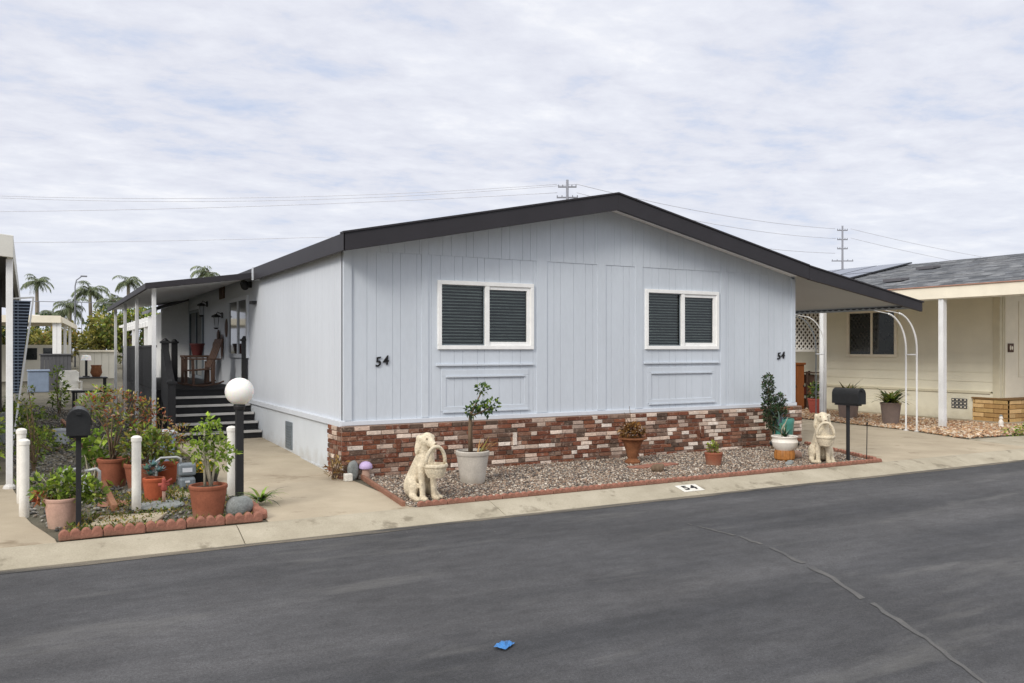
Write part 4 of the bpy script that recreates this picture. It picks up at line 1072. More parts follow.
# --- bollards
def bollard(label, loc, r, h, group='white pvc bollards'):
    t = thing('bollard', label, 'bollard', loc, 0, group)
    q = MB(); q.lathe([(r,0),(r,h-.04)], n=24); q.build('pipe', M['white_plastic'], t, smooth=True, angle=40)
    q = MB(); q.lathe([(r+.006,h-.05),(r+.006,h-.015),(r*.7,h),(r*.2,h+.004)], n=24); q.build('cap', M['white_plastic'], t, smooth=True, angle=40)
bollard('thick white bollard standing among the terracotta pots', (-2.28,-.98,0), .041, .70)
bollard('white bollard nearest the street at the edge of the left drive', (-3.185,-.80,0), .041, .70)
bollard('white bollard partly hidden behind the one at the left drive edge', (-3.222,-.05,0), .041, .735)
bollard('white bollard directly behind the black globe lamp post', (-1.36,-.62,0), .045, .72)

# --- left garden pots
pot('ribbed_pot', 'large ribbed terracotta pot at the back of the potted garden', 'terracotta', (-2.36,.72,0), .17, .31, .115, .04, ribs=24)
pot('wide_pot', 'wide reddish pot right behind the thick white bollard', 'terracotta', (-2.13,.38,0), .16, .28, .11, .04)
pot('orange_pot', 'bright orange clay pot holding a blue grey succulent', 'orange_clay', (-2.08,-.50,0), .105, .235, .08, .04)
pot('clay_pot', 'orange clay pot left of the gas meter', 'orange_clay', (-1.83,.6,0), .12, .24, .09, .035)
pot('front_pot', 'big terracotta pot with a bright green shrub near the kerb', 'terracotta', (-1.75,-1.63,0), .165, .30, .125, .035)
pot('dusty_pot', 'dusty pink pot of leafy plants under the left mailbox', 'dusty_clay', (-2.90,-1.42,0), .135, .25, .10, .03)
t = thing('garden_bowl', 'black bowl with yellow flowers right of the gas meter', 'flower pot', (-1.46,.45,0))
q = MB(); q.lathe([(.06,0),(.13,.0),(.16,.12),(.165,.14),(.15,.14),(.14,.11),(.03,.1)], n=24); q.build('bowl', M['black_metal'], t, smooth=True, angle=40)
t = plant('yellow_flowers', 'bright yellow flowers in the black bowl', (-1.46,.45,.11))
q = MB(); leaves(q, [(0,0,.06,.10),(-.06,0,.05,.08)], 90, .05, [lin(232,190,24),lin(246,212,60),lin(214,168,20)], .8); q.build('bloom', M['leaf'], t, fix=False)
q = MB(); leaves(q, [(0,0,.02,.12)], 60, .06, GREEN, .4); q.build('foliage', M['leaf'], t, fix=False)
# front shrub
t = plant('green_shrub', 'bright green leafy shrub in the big terracotta pot', (-1.75,-1.63,.27))
q = MB(); stems(q, (0,0,0), [(-.08,0,.28),(.0,.03,.42),(.06,0,.35),(.03,-.03,.5),(-.03,0,.55)], .014); q.build('stem', M['palebark'], t, smooth=True)
q = MB(); leaves(q, [(-.10,0,.34,.09),(-.05,.03,.46,.10),(.04,0,.50,.09),(.08,-.02,.36,.10),(.18,0,.30,.07),(-.02,0,.28,.10),(.0,.0,.58,.06),(.1,.0,.22,.08)], 520, .058, LIME+LIME+GREEN[:1], .45, shell=.15); q.build('foliage', M['leaf'], t, fix=False)
# leafy plants in dusty pot
t = plant('leafy_plant', 'mixed green leafy plant spilling from the dusty pink pot', (-2.90,-1.42,.22))
q = MB(); stems(q, (0,0,0), [(R.uniform(-.15,.2),R.uniform(-.1,.1),R.uniform(.1,.25)) for k in range(8)], .006); q.build('stem', M['palebark'], t)
q = MB(); leaves(q, [(-.1,0,.08,.1),(.02,0,.12,.11),(.13,.02,.1,.12),(.24,.02,.05,.1),(.0,.0,.2,.07)], 520, .065, GREEN+LIME[:2], .5); leaves(q, [(-.15,0,.05,.05)], 50, .05, REDDISH, .5); q.build('foliage', M['leaf'], t, fix=False)
# succulent
t = plant('blue_succulent', 'blue grey succulent rosettes in the bright orange pot', (-2.08,-.50,.21))
q = MB()
for cx, cy, cz in ((-.03,0,.05),(.05,.0,.08),(0,.04,.13),(-.06,.03,.1)):
    for k in range(16):
        a = 2*PI*k/16*2.4; e = .3+.9*(k/16); blade(q, (cx,cy,cz), (math.cos(a),math.sin(a),e), .085, .035, tuple(c*R.uniform(.7,1.05) for c in R.choice(BLUEG)), segs=3, bend=.1)
q.build('foliage', M['leaf'], t, fix=False)
# nandina (red/orange) in the two terracotta pots
t = plant('red_nandina', 'tall red and orange leaved nandina in the ribbed pot', (-2.36,.72,.27))
q = MB(); tips = [(-.22,.0,.62),(-.1,.1,.70),(.05,0,.70),(.18,0,.64),(.33,0,.58),(-.02,-.1,.5),(.42,.05,.48)]; stems(q, (0,0,0), tips, .012); q.build('stem', M['bark'], t, smooth=True)
q = MB(); leaves(q, [(x,y,z,.13) for x,y,z in tips]+[(.25,0,.45,.12)], 800, .052, REDDISH+OLIVE+GREEN[3:4]+pal((196,166,140),(170,150,120)), .38, shell=.1); leaves(q, [(-.22,0,.62,.16),(-.1,.1,.76,.1),(.1,0,.4,.15)], 330, .055, GREEN+LIME, .4, shell=.1); q.build('foliage', M['leaf'], t, fix=False)
t = plant('broadleaf_plant', 'broad leaved lime green plant left of the ribbed pot', (-2.56,.95,0))
q = MB(); stems(q, (0,0,0), [(R.uniform(-.2,.2),R.uniform(-.1,.1),R.uniform(.3,.65)) for k in range(9)], .01); q.build('stem', M['palebark'], t)
q = MB(); leaves(q, [(.02,0,.50,.14),(-.05,0,.4,.11),(.1,0,.35,.12)], 95, .10, LIME+GREEN[:1], .7, droop=.3); leaves(q, [(.1,0,.26,.14),(.02,0,.16,.12)], 170, .06, GREEN, .5); q.build('foliage', M['leaf'], t, fix=False)
t = plant('green_bush', 'mid green bush in the wide pot behind the thick white bollard', (-2.08,.42,.24))
q = MB(); stems(q, (0,0,0), [(R.uniform(-.2,.25),R.uniform(-.1,.1),R.uniform(.15,.4)) for k in range(9)], .008); q.build('stem', M['bark'], t)
q = MB(); leaves(q, [(-.1,0,.2,.15),(.12,0,.22,.16),(.0,.05,.32,.13),(.25,0,.15,.12)], 650, .075, GREEN+OLIVE+LIME[:1], .42); q.build('foliage', M['leaf'], t, fix=False)
t = plant('pale_shrub', 'pale pinkish flowering shrub behind the red nandina', (-1.85,1.6,0))
q = MB(); tips = [(-.15,0,.62),(.1,0,.7),(.3,.05,.6),(0,.1,.5)]; stems(q, (0,0,0), tips, .01); q.build('stem', M['bark'], t)
q = MB(); leaves(q, [(x,y,z-.15,.15) for x,y,z in tips]+[(.2,0,.4,.15),(-.1,0,.4,.15)], 420, .055, REDDISH[3:]+OLIVE+pal((190,160,140),(160,130,110)), .4, shell=.2); q.build('foliage', M['leaf'], t, fix=False)
t = thing('storage_tub', 'pale blue grey plastic tub behind the potted shrubs', 'tub', (-1.70,2.4,0)).scale = (.72,.72,.8)
t = bpy.data.objects['storage_tub']
q = MB(); q.xz([(-.2,0),(.2,0),(.25,.5),(-.25,.5)], -.2, .2); q.build('tub', M['bluegrey'], t, bevel=.02)
q = MB(); q.bx(-.27,.27,-.22,.22,.502,.55); q.build('lid', M['palegrey'], t, bevel=.015)
# stones / slabs
stone('grey_rock', 'squarish grey rock at the right end of the scalloped edging', (-1.50,-1.70,0), (.13,.085,.17), 'rock', 21)
q = MB(); q.xy([(-.33,-.2),(.2,-.24),(.33,.12),(-.22,.2)], 0, .03); tag(q.build('paving_slab', M['concrete'], bevel=.008), 'pale flat paving slab in the bed beside the thick bollard', 'paving slab').location = (-2.38,-1.45,.006)
q = MB(); q.lathe([(.2,0),(.215,.012),(.2,.028),(.03,.032)], n=26); tag(q.build('stepping_stone', M['rock'], smooth=True, angle=40), 'round grey stepping stone below the red valve pipe', 'stepping stone', 'stepping stones in the garden').location = (-2.06,-.86,.004)
q = MB(); q.lathe([(.16,0),(.175,.01),(.16,.026),(.03,.03)], n=24); tag(q.build('stepping_stone', M['concrete'], smooth=True, angle=40), 'pale round stepping stone in front of the gas meter', 'stepping stone', 'stepping stones in the garden').location = (-1.74,-.35,.004)
q = MB(); q.lathe([(.13,0),(.145,.01),(.13,.024),(.03,.028)], n=24); tag(q.build('stepping_stone', M['edging'], smooth=True, angle=40), 'reddish stepping stone left of the thick white bollard', 'stepping stone', 'stepping stones in the garden').location = (-2.45,-.55,.004)
# spiky plant
t = plant('spiky_plant', 'dark spiky strap leaved plant at the walkway edge by the rock', (-1.20,-1.22,0.01))
q = MB()
for k in range(46): a = R.uniform(0,2*PI); blade(q, (0,0,.02), (math.cos(a),math.sin(a),R.uniform(.25,1.1)), R.uniform(.22,.38), .022, tuple(c*R.uniform(.6,1.2) for c in R.choice(GREEN+DARKG)), bend=1.0)
q.build('foliage', M['leaf'], t, fix=False)
# gas meter, pipes
t = thing('gas_meter', 'grey gas meter with bent supply pipe among the pots', 'gas meter', (-1.68,.2,0))
q = MB(); q.bx(-.09,.09,-.07,.07,.14,.27); q.build('index_box', M['grey_metal'], t, bevel=.02)
q = MB(); q.bx(-.085,.085,-.08,.08,.0,.125); q.build('case', M['grey_metal'], t, bevel=.03)
q = MB(); q.bx(-.05,.05,-.076,-.07,.18,.225); q.bx(-.025,.025,-.087,-.081,.07,.09); q.build('dial_plate', M['palegrey'], t)
q = MB(); q.tube([(-.06,0,.27),(-.06,0,.32),(-.1,0,.34),(-.26,0,.34),(-.3,0,.31),(-.3,0,.0)], .014, 8); q.build('supply_pipe', M['galv'], t, smooth=True)
t = thing('red_valve', 'small red valve on a short pipe by the round stone', 'valve', (-2.02,-.78,0))
q = MB(); q.tube([(0,0,0),(0,0,.17)], .016, 10); q.build('pipe', M['dusty_clay'], t, smooth=True)
q = MB(); q.lathe([(.02,.14),(.03,.15),(.028,.19),(.018,.21),(.02,.24),(.012,.26)], n=12); q.tube([(-.05,0,.2),(.05,0,.2)], .016, 8); q.tube([(.02,-.03,.225),(.07,.0,.25)], .01, 6); q.build('valve_body', M['redpaint'], t, smooth=True)
t = thing('backflow_pipe', 'pale grey bent irrigation pipe behind the left mailbox', 'pipe', (-2.70,.1,0))
q = MB(); q.tube([(-.17,0,0),(-.17,0,.26),(-.14,0,.29),(.0,0,.29)], .016, 8); q.tube([(.16,-.15,0),(.16,-.15,.27),(.13,-.15,.30),(.03,-.12,.28)], .016, 8); q.build('pipe', M['galv'], t, smooth=True)
q = MB(); q.bx(-.05,.1,-.06,.06,.05,.22); q.build('valve_box', M['palegrey'], t, bevel=.015)
t = thing('white_bucket', 'pale grey bucket lying in the gravel left of the left mailbox', 'bucket', (-2.78,5.6,0))
q = MB(); q.lathe([(.03,0),(.105,0),(.13,.22),(.14,.22),(.14,.245),(.125,.245),(.1,.02)], n=24); q.build('bucket', M['palegrey'], t, smooth=True, angle=40)
q = MB(); q.tube([(.132*math.cos(PI*k/10),-.02-.06*math.sin(PI*k/10),.23-.03*math.sin(PI*k/10)) for k in range(11)], .004, 6); q.build('handle', M['galv'], t)
# timber edging lying along the bed
q = MB(); q.beam((-2.72,9.8,.05),(-2.5,4.2,.05),.06,.09); tag(q.build('timber_edging', M['board'], bevel=.01), 'far weathered timber board edging the gravel garden', 'timber')
q = MB(); q.beam((-2.485,4.1,.045),(-2.46,-.95,.04),.055,.07); tag(q.build('timber_edging', M['board'], bevel=.01), 'near weathered timber board running up to the thick bollard', 'timber')
# bushes at the neighbour's edge
def bush(name, label, loc, blobs, n, L, palette, W=.45, st=True, group=None, mat='bark', sr=.012):
    t = plant(name, label, loc, 'bush', group)
    if st: q = MB(); stems(q, (0,0,0), [(b[0],b[1],b[2]) for b in blobs[:8]], sr); q.build('stem', M[mat], t)
    q = MB(); leaves(q, blobs, n, L, palette, W, shell=.3); q.build('foliage', M['leaf'], t, fix=False); return t
bush('weed_bush', 'loose green bush beside the white carport post', (-3.15,2.3,0), [(0,0,.25,.16),(.05,.1,.45,.14),(-.1,.2,.5,.15),(-.02,.3,.7,.13),(-.08,0,.85,.1),(-.05,.2,1.0,.07)], 420, .06, GREEN+OLIVE, .42)
bush('weed_bush', 'low dark green bush behind the left bollards', (-2.9,4.4,0), [(-.1,0,.12,.16),(.1,.3,.12,.14),(-.3,.2,.2,.18),(-.2,.5,.2,.18)], 380, .065, GREEN+LIME[:2], .45)
bush('weed_bush', 'tall leafy bush left of the grey tank behind the garden', (-3.55,8.5,0), [(0,0,.25,.25),(.1,.2,.4,.2),(-.2,0,.5,.2),(.0,.1,.65,.12),(.2,0,.2,.2)], 380, .085, GREEN+LIME[:2], .42)
bush('weed_bush', 'pale green bush at the foot of the shaded carport back', (-3.75,2.0,0), [(0,0,.3,.25),(.1,0,.6,.2),(-.1,0,.8,.18)], 500, .1, LIME+GREEN, .45)
bush('weed_bush', 'upright green bush between the grey tank and white chair', (-2.75,12.5,0), [(0,0,.35,.2),(.05,0,.65,.16),(-.05,.1,.9,.12),(.0,.1,1.05,.07)], 240, .11, LIME+GREEN, .4)

# ---------------- litter on the road
q = MB(); r2 = random.Random(3)
G = 7; vs = []
for i_ in range(G):
    for j in range(G):
        vs.append(((i_/(G-1)-.5)*.125, (j/(G-1)-.5)*.085, .012 + .022*abs(mnoise.noise(Vector((i_*.7,j*.7,1)))) + .02*math.sin(PI*i_/(G-1))*math.sin(PI*j/(G-1))))
q.add(vs, [(i_*G+j,(i_+1)*G+j,(i_+1)*G+j+1,i_*G+j+1) for i_ in range(G-1) for j in range(G-1)])
lt_ = q.build('litter', M['bluefoil'], fix=False); lt_.location = (-.89,-5.58,ROADZ); lt_.scale = (.85,.85,.85); lt_.rotation_euler = (0,0,.6); tag(lt_, 'crumpled bright blue wrapper lying on the asphalt', 'litter')
# ---------------- painted number on the kerb
t = thing('kerb_number', 'white painted rectangle with black house number on the kerb', 'kerb marking', (3.19,-2.32,-.026))
q = MB(); q.add([(-.145,-.085,-.01825),(.145,-.085,-.01825),(.145,.085,.02425),(-.145,.085,.02425)], [(0,1,2,3)]); q.build('painted_patch', M['markwhite'], t, fix=False)
text_mesh('number', '54', .145, M['numblack'], t, (0,0,.0055), (.245,0,0), extrude=.0008, bold=.004, xs=1.15)

# ================================================================== RIGHT SIDE SMALL THINGS
def planter(label, loc, rt, h, n, kind):
    t = thing('tall_planter', label[0], 'flower pot', loc, 0, 'grey planters by the neighbour drive')
    q = MB(); q.lathe(potmesh(rt,h,rt*.75,.04), n=28); q.build('pot', M['planter'], t, smooth=True, angle=35)
    q = MB(); q.ell((0,0,h-.03),(rt-.03,rt-.03,.02)); q.build('soil', M['soil'], t, smooth=True)
    p = plant('potted_plant', label[1], (loc[0],loc[1],loc[2]+h-.03))
    q = MB()
    for k in range(n): a = R.uniform(0,2*PI); blade(q, (R.uniform(-.06,.06),R.uniform(-.06,.06),0), (math.cos(a),math.sin(a),R.uniform(.3,1.5)), R.uniform(.3,.6), .05, tuple(c*R.uniform(.6,1.1) for c in R.choice(GREEN+DARKG+OLIVE)), bend=kind)
    q.build('foliage', M['leaf'], p, fix=False)
M['planter'] = pmat('grey_brown_planter', lin(136,120,112), .8, var=.12, vscale=8, bump=.1)
planter(('grey brown planter partly behind the right mailbox','sparse agave like plant above the right mailbox'), (12.15,2.95,.02), .24, .52, 20, .45)
planter(('grey brown planter under the neighbour window','bushy arching plant in the planter under the neighbour window'), (11.75,1.6,.02), .2, .42, 90, .9)
pot('maroon_pot', 'maroon pot by the far awning support at the carport back', 'redpaint', (12.6,4.2,.02), .2, .34, .15, .04)
t = plant('carport_plant', 'small green plant in the maroon pot at the carport back', (12.6,4.2,.32))
q = MB(); leaves(q, [(0,0,.15,.15),(-.1,0,.3,.1)], 160, .09, GREEN+DARKG, .4, up=.6); q.build('foliage', M['leaf'], t, fix=False)
def figurine(label, loc):
    t = thing('garden_figurine', label, 'figurine', loc, 0, 'small white figurines in the river rock')
    q = MB(); q.ell((0,0,.07),(.05,.045,.08)); q.ell((0,0,.17),(.035,.035,.04)); q.ell((0,-.03,.165),(.015,.02,.012)); q.ell((0,0,.01),(.06,.06,.02)); fuse(q,.01,3).build('body', M['ceramic'], t, smooth=True)
    q = MB(); q.ell((0,0,.215),(.03,.03,.018)); q.build('hat', M['rock'], t, smooth=True)
figurine('small white figurine left of the tan block planter', (12.95,1.25,.02)); figurine('small white figurine in front of the tan block planter', (12.95,.1,.02))
t = plant('low_flowers', 'low green ground plant at the right edge of the river rock', (11.8,-1.0,0))
q = MB(); leaves(q, [(0,0,.06,.14),(.25,.05,.06,.15),(-.2,.1,.05,.12),(.5,.0,.07,.16)], 420, .06, LIME+OLIVE+GREEN, .45); q.build('foliage', M['leaf'], t, fix=False)

# ================================================================== LEFT NEIGHBOUR'S CARPORT
M['oldwhite'] = pmat('aged_white_paint', lin(206,205,198), .6, var=.1, vscale=3, fine=.05, bump=.05)
cp = thing('white_carport', 'white carport with deep fascia at the left frame edge', 'carport', (-3.285,.85,0), math.radians(.95))
q = MB(); q.xz([(-.028,2.47),(-.028,2.705),(-3,3.0),(-8,3.0),(-8,2.78),(-3,2.77)], 0, .05); q.build('fascia', M['oldwhite'], cp, bevel=.006)
q = MB(); q.bx(-.088,-.03,.052,17,2.47,2.70); q.build('fascia', M['oldwhite'], cp, bevel=.006)
q = MB(); q.xz([(-.1,2.62),(-3,2.9),(-8,2.9),(-8,2.94),(-3,2.94),(-.1,2.66)], .06, 17); q.build('roof_panel', M['darkgrey'], cp)
for y in (.16, 9):
    q = MB(); q.bx(-.10,-.035,y-.03,y+.03,.0,2.47); q.lathe([(.065,0),(.06,.03),(.03,.06)], (-.068,y,.004), 12); q.build('roof_post', M['white_metal'], cp, bevel=.005)
q = MB(); q.bx(-8,-.25,5.2,5.3,.5,2.6); q.build('shade_wall', pmat('carport_shade', lin(66,64,62), .85, var=.12, vscale=3), cp)  # dark sheet: the carport's shaded depth painted as its colour
q = MB(); q.bx(-8,-.2,5.1,5.32,0,.5); q.build('base_wall', M['rock'], cp)
# navy lattice screen with a white frame
ls = thing('lattice_screen', 'navy lattice screen in a white frame beside the white carport post', 'screen', (-3.36,4.9,0), math.radians(.95))
q = MB(); sk_ = .0
q.xz([(-.135,.85),(.0,.85),(.155,2.22),(-.135,2.22)], .03, .036)
q.build('backing', M['navy'], ls)
q = MB()
for k in range(30):
    z = .87 + k*.046; q.bx(-.13, .0+.15*(z-.85)/1.37, -.012, .0, z, z+.015)
for k in range(3): q.bx(-.115+k*.05, -.105+k*.05, .002, .012, .86, 2.22)
q.build('lattice', M['bluegrey'], ls)
q = MB(); q.beam((-.09,0,.0),(.19,0,2.28),.025,.03); q.beam((-.14,0,2.24),(.18,0,2.27),.025,.03,up=(0,1,0)); q.build('frame', M['white_metal'], ls)

# ================================================================== BACKGROUND LEFT
# far patio cover
t = thing('patio_cover', 'far flat white patio cover on paired columns', 'patio cover', (-2.45,31.3,0), math.radians(-3.9))
q = MB(); q.bx(-6,.02,-.1,0,2.62,2.92); q.bx(-.0,.1,.0,14,2.62,2.86); q.bx(-6,.0,.0,14,2.80,2.90); q.build('roof', M['creamtrim'], t)
for x, y, w_ in ((-.22,.1,.16),(-.05,.1,.16),(-.05,4.5,.12),(-.05,9,.12)):
    q = MB(); q.bx(x-w_/2,x+w_/2,y-.06,y+.06,0,2.62); q.build('column', M['trim'], t)
q = MB(); q.bx(-1.35,-1.0,3,3.2,2.90,3.05); q.build('roof_vent', M['trim'], t)
t = thing('far_wall_window', 'far pale wall with two small dark windows under the patio cover', 'wall', (-3.6,36,0))
q = MB(); q.bx(-2,1.6,0,.2,0,1.7); q.build('wall', M['farwall'], t)
for x in (-.2,.5): q = MB(); q.bx(x,x+.45,-.03,-.005,1.0,1.55); q.build('window', M['darkpane'], t)
t = thing('grey_tank', 'dark grey boarded enclosure behind the left garden', 'enclosure', (-2.75,25.5,0))
q = MB(); 
for k in range(8): q.bx(-.42+k*.125,-.42+k*.125+.118,0,.8,0,1.28)
q.build('board_wall', M['darkgrey'], t); q = MB(); q.bx(-.46,.62,-.05,.85,1.281,1.33); q.build('cap', M['darkgrey'], t)
t = thing('blue_bin', 'blue grey storage bin left of the dark grey enclosure', 'bin', (-3.3,24,0))
q = MB(); q.bx(-.25,.4,0,.6,0,.72); q.build('bin', M['bluegrey'], t, bevel=.03)
q = MB(); q.bx(-.28,.43,-.03,.63,.722,.78); q.build('lid', M['bluegrey'], t, bevel=.02)
t = thing('garden_shed', 'cream panelled shed standing far behind the porch', 'shed', (-.75,38.5,0))
q = MB()
for k in range(5): q.bx(-.72+k*.33,-.72+k*.33+.32,0,1.6,0,1.36)
q.build('wall', M['farwall'], t); q = MB(); q.bx(-.78,1.0,-.1,1.7,1.361,1.45); q.build('roof', M['creamtrim'], t)
t = thing('patio_chair', 'white plastic patio chair in front of the shed', 'chair', (-2.42,15.9,0), math.radians(10))
q = MB(); q.bx(-.24,.24,-.22,.24,.40,.44); q.build('seat', M['white_plastic'], t, bevel=.02)
q = MB(); q.xz([(-.23,.44),(.23,.44),(.25,.86),(.18,.93),(-.18,.93),(-.25,.86)], .22, .26); q.build('backrest', M['white_plastic'], t, bevel=.015)
for sx in (-.22,.22):
    for sy in (-.19,.22): q = MB(); q.beam((sx,sy,.42),(sx*1.1,sy*1.1,0),.045,.045); q.build('leg', M['white_plastic'], t)
    q = MB(); q.bx(sx-.03,sx+.03,-.2,.24,.62,.65); q.beam((sx,-.18,.42),(sx,-.18,.63),.04,.04); q.build('armrest', M['white_plastic'], t)
t = thing('patio_table', 'dark metal patio table right of the white plastic chair', 'table', (-1.86,17.8,0))
q = MB(); q.bx(-.42,.42,-.4,.4,.66,.70); q.build('table_top', M['black_metal'], t, bevel=.01)
for sx in (-.36,.36):
    for sy in (-.34,.34): q = MB(); q.bx(sx-.025,sx+.025,sy-.025,sy+.025,0,.66); q.build('leg', M['black_metal'], t)
t = thing('table_lamp', 'slim lamp with a pale shade standing on the dark patio table', 'lamp', (-1.98,17.8,.70))
q = MB(); q.tube([(0,0,0),(0,0,.5)], .035, 8); q.lathe([(.1,0),(.09,.03)], n=16); q.build('stand', M['black_metal'], t)
q = MB(); q.lathe([(.14,.48),(.11,.62),(.03,.63)], n=20); q.build('shade', M['globe'], t, smooth=True, angle=40)
t = thing('brown_urn', 'brown urn standing on the dark patio table', 'urn', (-1.72,17.8,.70))
q = MB(); q.lathe([(.10,0),(.16,.12),(.13,.28),(.15,.34),(.1,.34),(.03,.3)], n=20); q.build('pot', M['rust_clay'], t, smooth=True, angle=40)
t = thing('black_bench', 'low black bench beside the dark patio table', 'bench', (-1.95,14.2,0))
q = MB(); q.bx(-.5,.55,-.2,.2,.42,.47); q.build('seat', M['black_wood'], t)
for sx in (-.45,.5): q = MB(); q.bx(sx-.03,sx+.03,-.18,.18,0,.42); q.build('leg', M['black_wood'], t)
# far white pergola behind the porch
t = thing('far_pergola', 'white slatted pergola of the house behind the porch', 'pergola', (.3,20,0))
q = MB(); q.bx(-.06,.06,0,15,2.33,2.5); q.build('beam', M['trim'], t)
q = MB()
for k in range(14): q.bx(-.3,3.2,.2+k*1.05,.3+k*1.05,2.501,2.6)
q.build('rafter', M['trim'], t)
for y in (.3,5,10,14.8): q = MB(); q.bx(-.06,.06,y-.06,y+.06,0,2.33); q.build('column', M['trim'], t)
# palms
def palm(label, x, y, zc, rad, seed, lean=0.0):
    global R
    keep = R; R = random.Random(seed)
    t = thing('palm_tree', label, 'palm tree', (x,y,0), 0, 'palm trees on the left horizon')
    q = MB(); q.tube([(lean*(1-k/8)**2, 0, zc*k/8) for k in range(9)], [.28-.014*k for k in range(9)], 9); q.build('trunk', M['palmbark'], t, smooth=True)
    q = MB(); top = Vector((0,0,zc-.3))
    for k in range(19):
        az_ = 2*PI*k/19*2.6 + R.uniform(-.3,.3); el_ = R.uniform(-.15,1.25); L = rad*R.uniform(.85,1.2)
        d = Vector((math.cos(az_)*math.cos(el_), math.sin(az_)*math.cos(el_), math.sin(el_))); p = top.copy(); ns = 12
        pts = []
        for s in range(ns+1):
            pts.append((p.copy(), d.copy())); p = p + d*L/ns; d = (d + Vector((0,0,-.13-.012*s))).normalized()
        q.tube([a for a, _ in pts], [.035*(1-.07*s) for s in range(ns+1)], 4, lin(96,108,62))
        for s in range(1, ns+1):
            a, dd = pts[s]; side = dd.cross(Vector((0,0,1)))
            if side.length < .05: side = Vector((math.sin(az_), -math.cos(az_), 0))
            side.normalize()
            for sg in (-1, 1):
                for u in range(2):
                    c = R.choice(HAZY_PALM); sh = R.uniform(.6,1.15)  # palm greens greyed: distance haze painted into the leaves
                    pos = a - dd*L/ns*u*.5; ll = rad*.36*(1-.5*abs(s/ns-.45))
                    q.leaf(pos, side*sg + dd*.55 + Vector((0,0,R.uniform(-.75,-.1))), Vector((0,0,1)), ll, ll*.13, tuple(v*sh for v in c), .3)
    q.build('crown', M['leaf'], t, fix=False); R = keep; return t
M['palmbark'] = pmat('palm_bark', lin(136,126,112), .9, var=.2, vscale=3, bump=.4, bscale=8)
HAZY_PALM = pal((136,148,110),(118,130,98),(150,158,122),(104,118,92)) #pal((114,145,92),(92,123,78),(142,168,109),(75,103,70))
palm('tallest palm standing alone at the far left', -3.86, 105.2, 9.6, 1.75, 11)
palm('full crowned palm in the middle of the palm row', 1.63, 102.1, 8.5, 2.2, 12, .5)
palm('palm just left of the porch roof corner', 5.6, 100, 9.7, 1.7, 13)
palm('shorter palm right of the middle palm', 3.9, 98, 7.2, 2.1, 14, -.4)
palm('low broad palm behind the street light', -.5, 101, 6.5, 2.1, 15)
palm('small low palm between the lone tall palm and the light', -2.3, 104, 5.6, 1.9, 17)
palm('palm crown showing above the porch roof', 13.8, 95.4, 10.7, 2.0, 16)
# hedge shrubs and trees along the back
def tree(label, loc, blobs, n, L, palette, trunk):
    t = thing('background_tree', label, 'tree', loc, 0, 'trees and tall shrubs in the left background')
    q = MB(); q.tube([(0,0,0),(.1,0,trunk*.5),(0,0,trunk)], [.2,.15,.1], 7)
    for b in blobs[:5]: q.tube([(0,0,trunk*.7),(b[0]*.6,b[1]*.6,(trunk+b[2])/2),(b[0],b[1],b[2])], [.09,.06,.03], 5)
    q.build('trunk', M['bark'], t, smooth=True)
    q = MB(); leaves(q, blobs, n, L, palette, .5, shell=.35); q.build('crown', M['leaf'], t, fix=False)
TB_ = [('olive shrub tree behind the far patio cover', -4.6,66,OLIVE,3.4),('dark shrub tree under the lone tall palm', -3.2,72,GREEN+DARKG,4.4),('yellowish shrub tree right of the patio columns', -1.6,64,OLIVE+DRY[:1],3.5),
       ('wide olive tree behind the cream shed', .6,62,OLIVE,4.0),('tall dark tree below the middle palm', 1.5,74,DARKG+OLIVE,5.3),('olive tree between shed and porch posts', 2.6,61,OLIVE+GREEN,4.4),
       ('dark green tree seen through the porch posts', 4.4,70,DARKG+GREEN,5.6),('green tree right behind the porch rail', 6.0,60,GREEN+OLIVE,4.0),('deep green tree beyond the white annex', 8.2,66,DARKG,4.6),('dull green tree at the far left behind the carport', -6.6,62,OLIVE+DARKG,3.8)]
for lab, x, y, p, h in TB_:
    bl = []
    for k in range(9): bl.append((R.uniform(-1.5,1.5), R.uniform(-.8,.8), h*R.uniform(.25,.86), R.uniform(.6,1.0)))
    bl.append((0,0,h*.85,.8)); tree(lab, (x,y,0), bl, 1500, .34, p, h*.6)
# street light and fence rail
t = thing('street_light', 'tall thin street light curving over among the palms', 'street light', (-.85,69.2,0))
q = MB(); q.tube([(0,0,0),(0,0,6.7),(.1,0,7.2),(.45,0,7.5)], [.07,.05,.045,.04], 8); q.build('pole', M['pole'], t, smooth=True)
q = MB(); q.box((.65,0,7.55),(.5,.2,.12)); q.build('lamp_head', M['pole'], t, bevel=.03)
t = thing('netting_fence', 'tall netting fence with a thin top rail before the palms', 'fence', (-7,80,0))
q = MB(); q.tube([(0,0,5.9),(10.5,0,5.9)], .035, 6); q.build('rail', M['pole'], t)
for x in (0,3.5,7,10.5): q = MB(); q.tube([(x,0,0),(x,0,5.9)], .035, 6); q.build('fence_post', M['pole'], t)

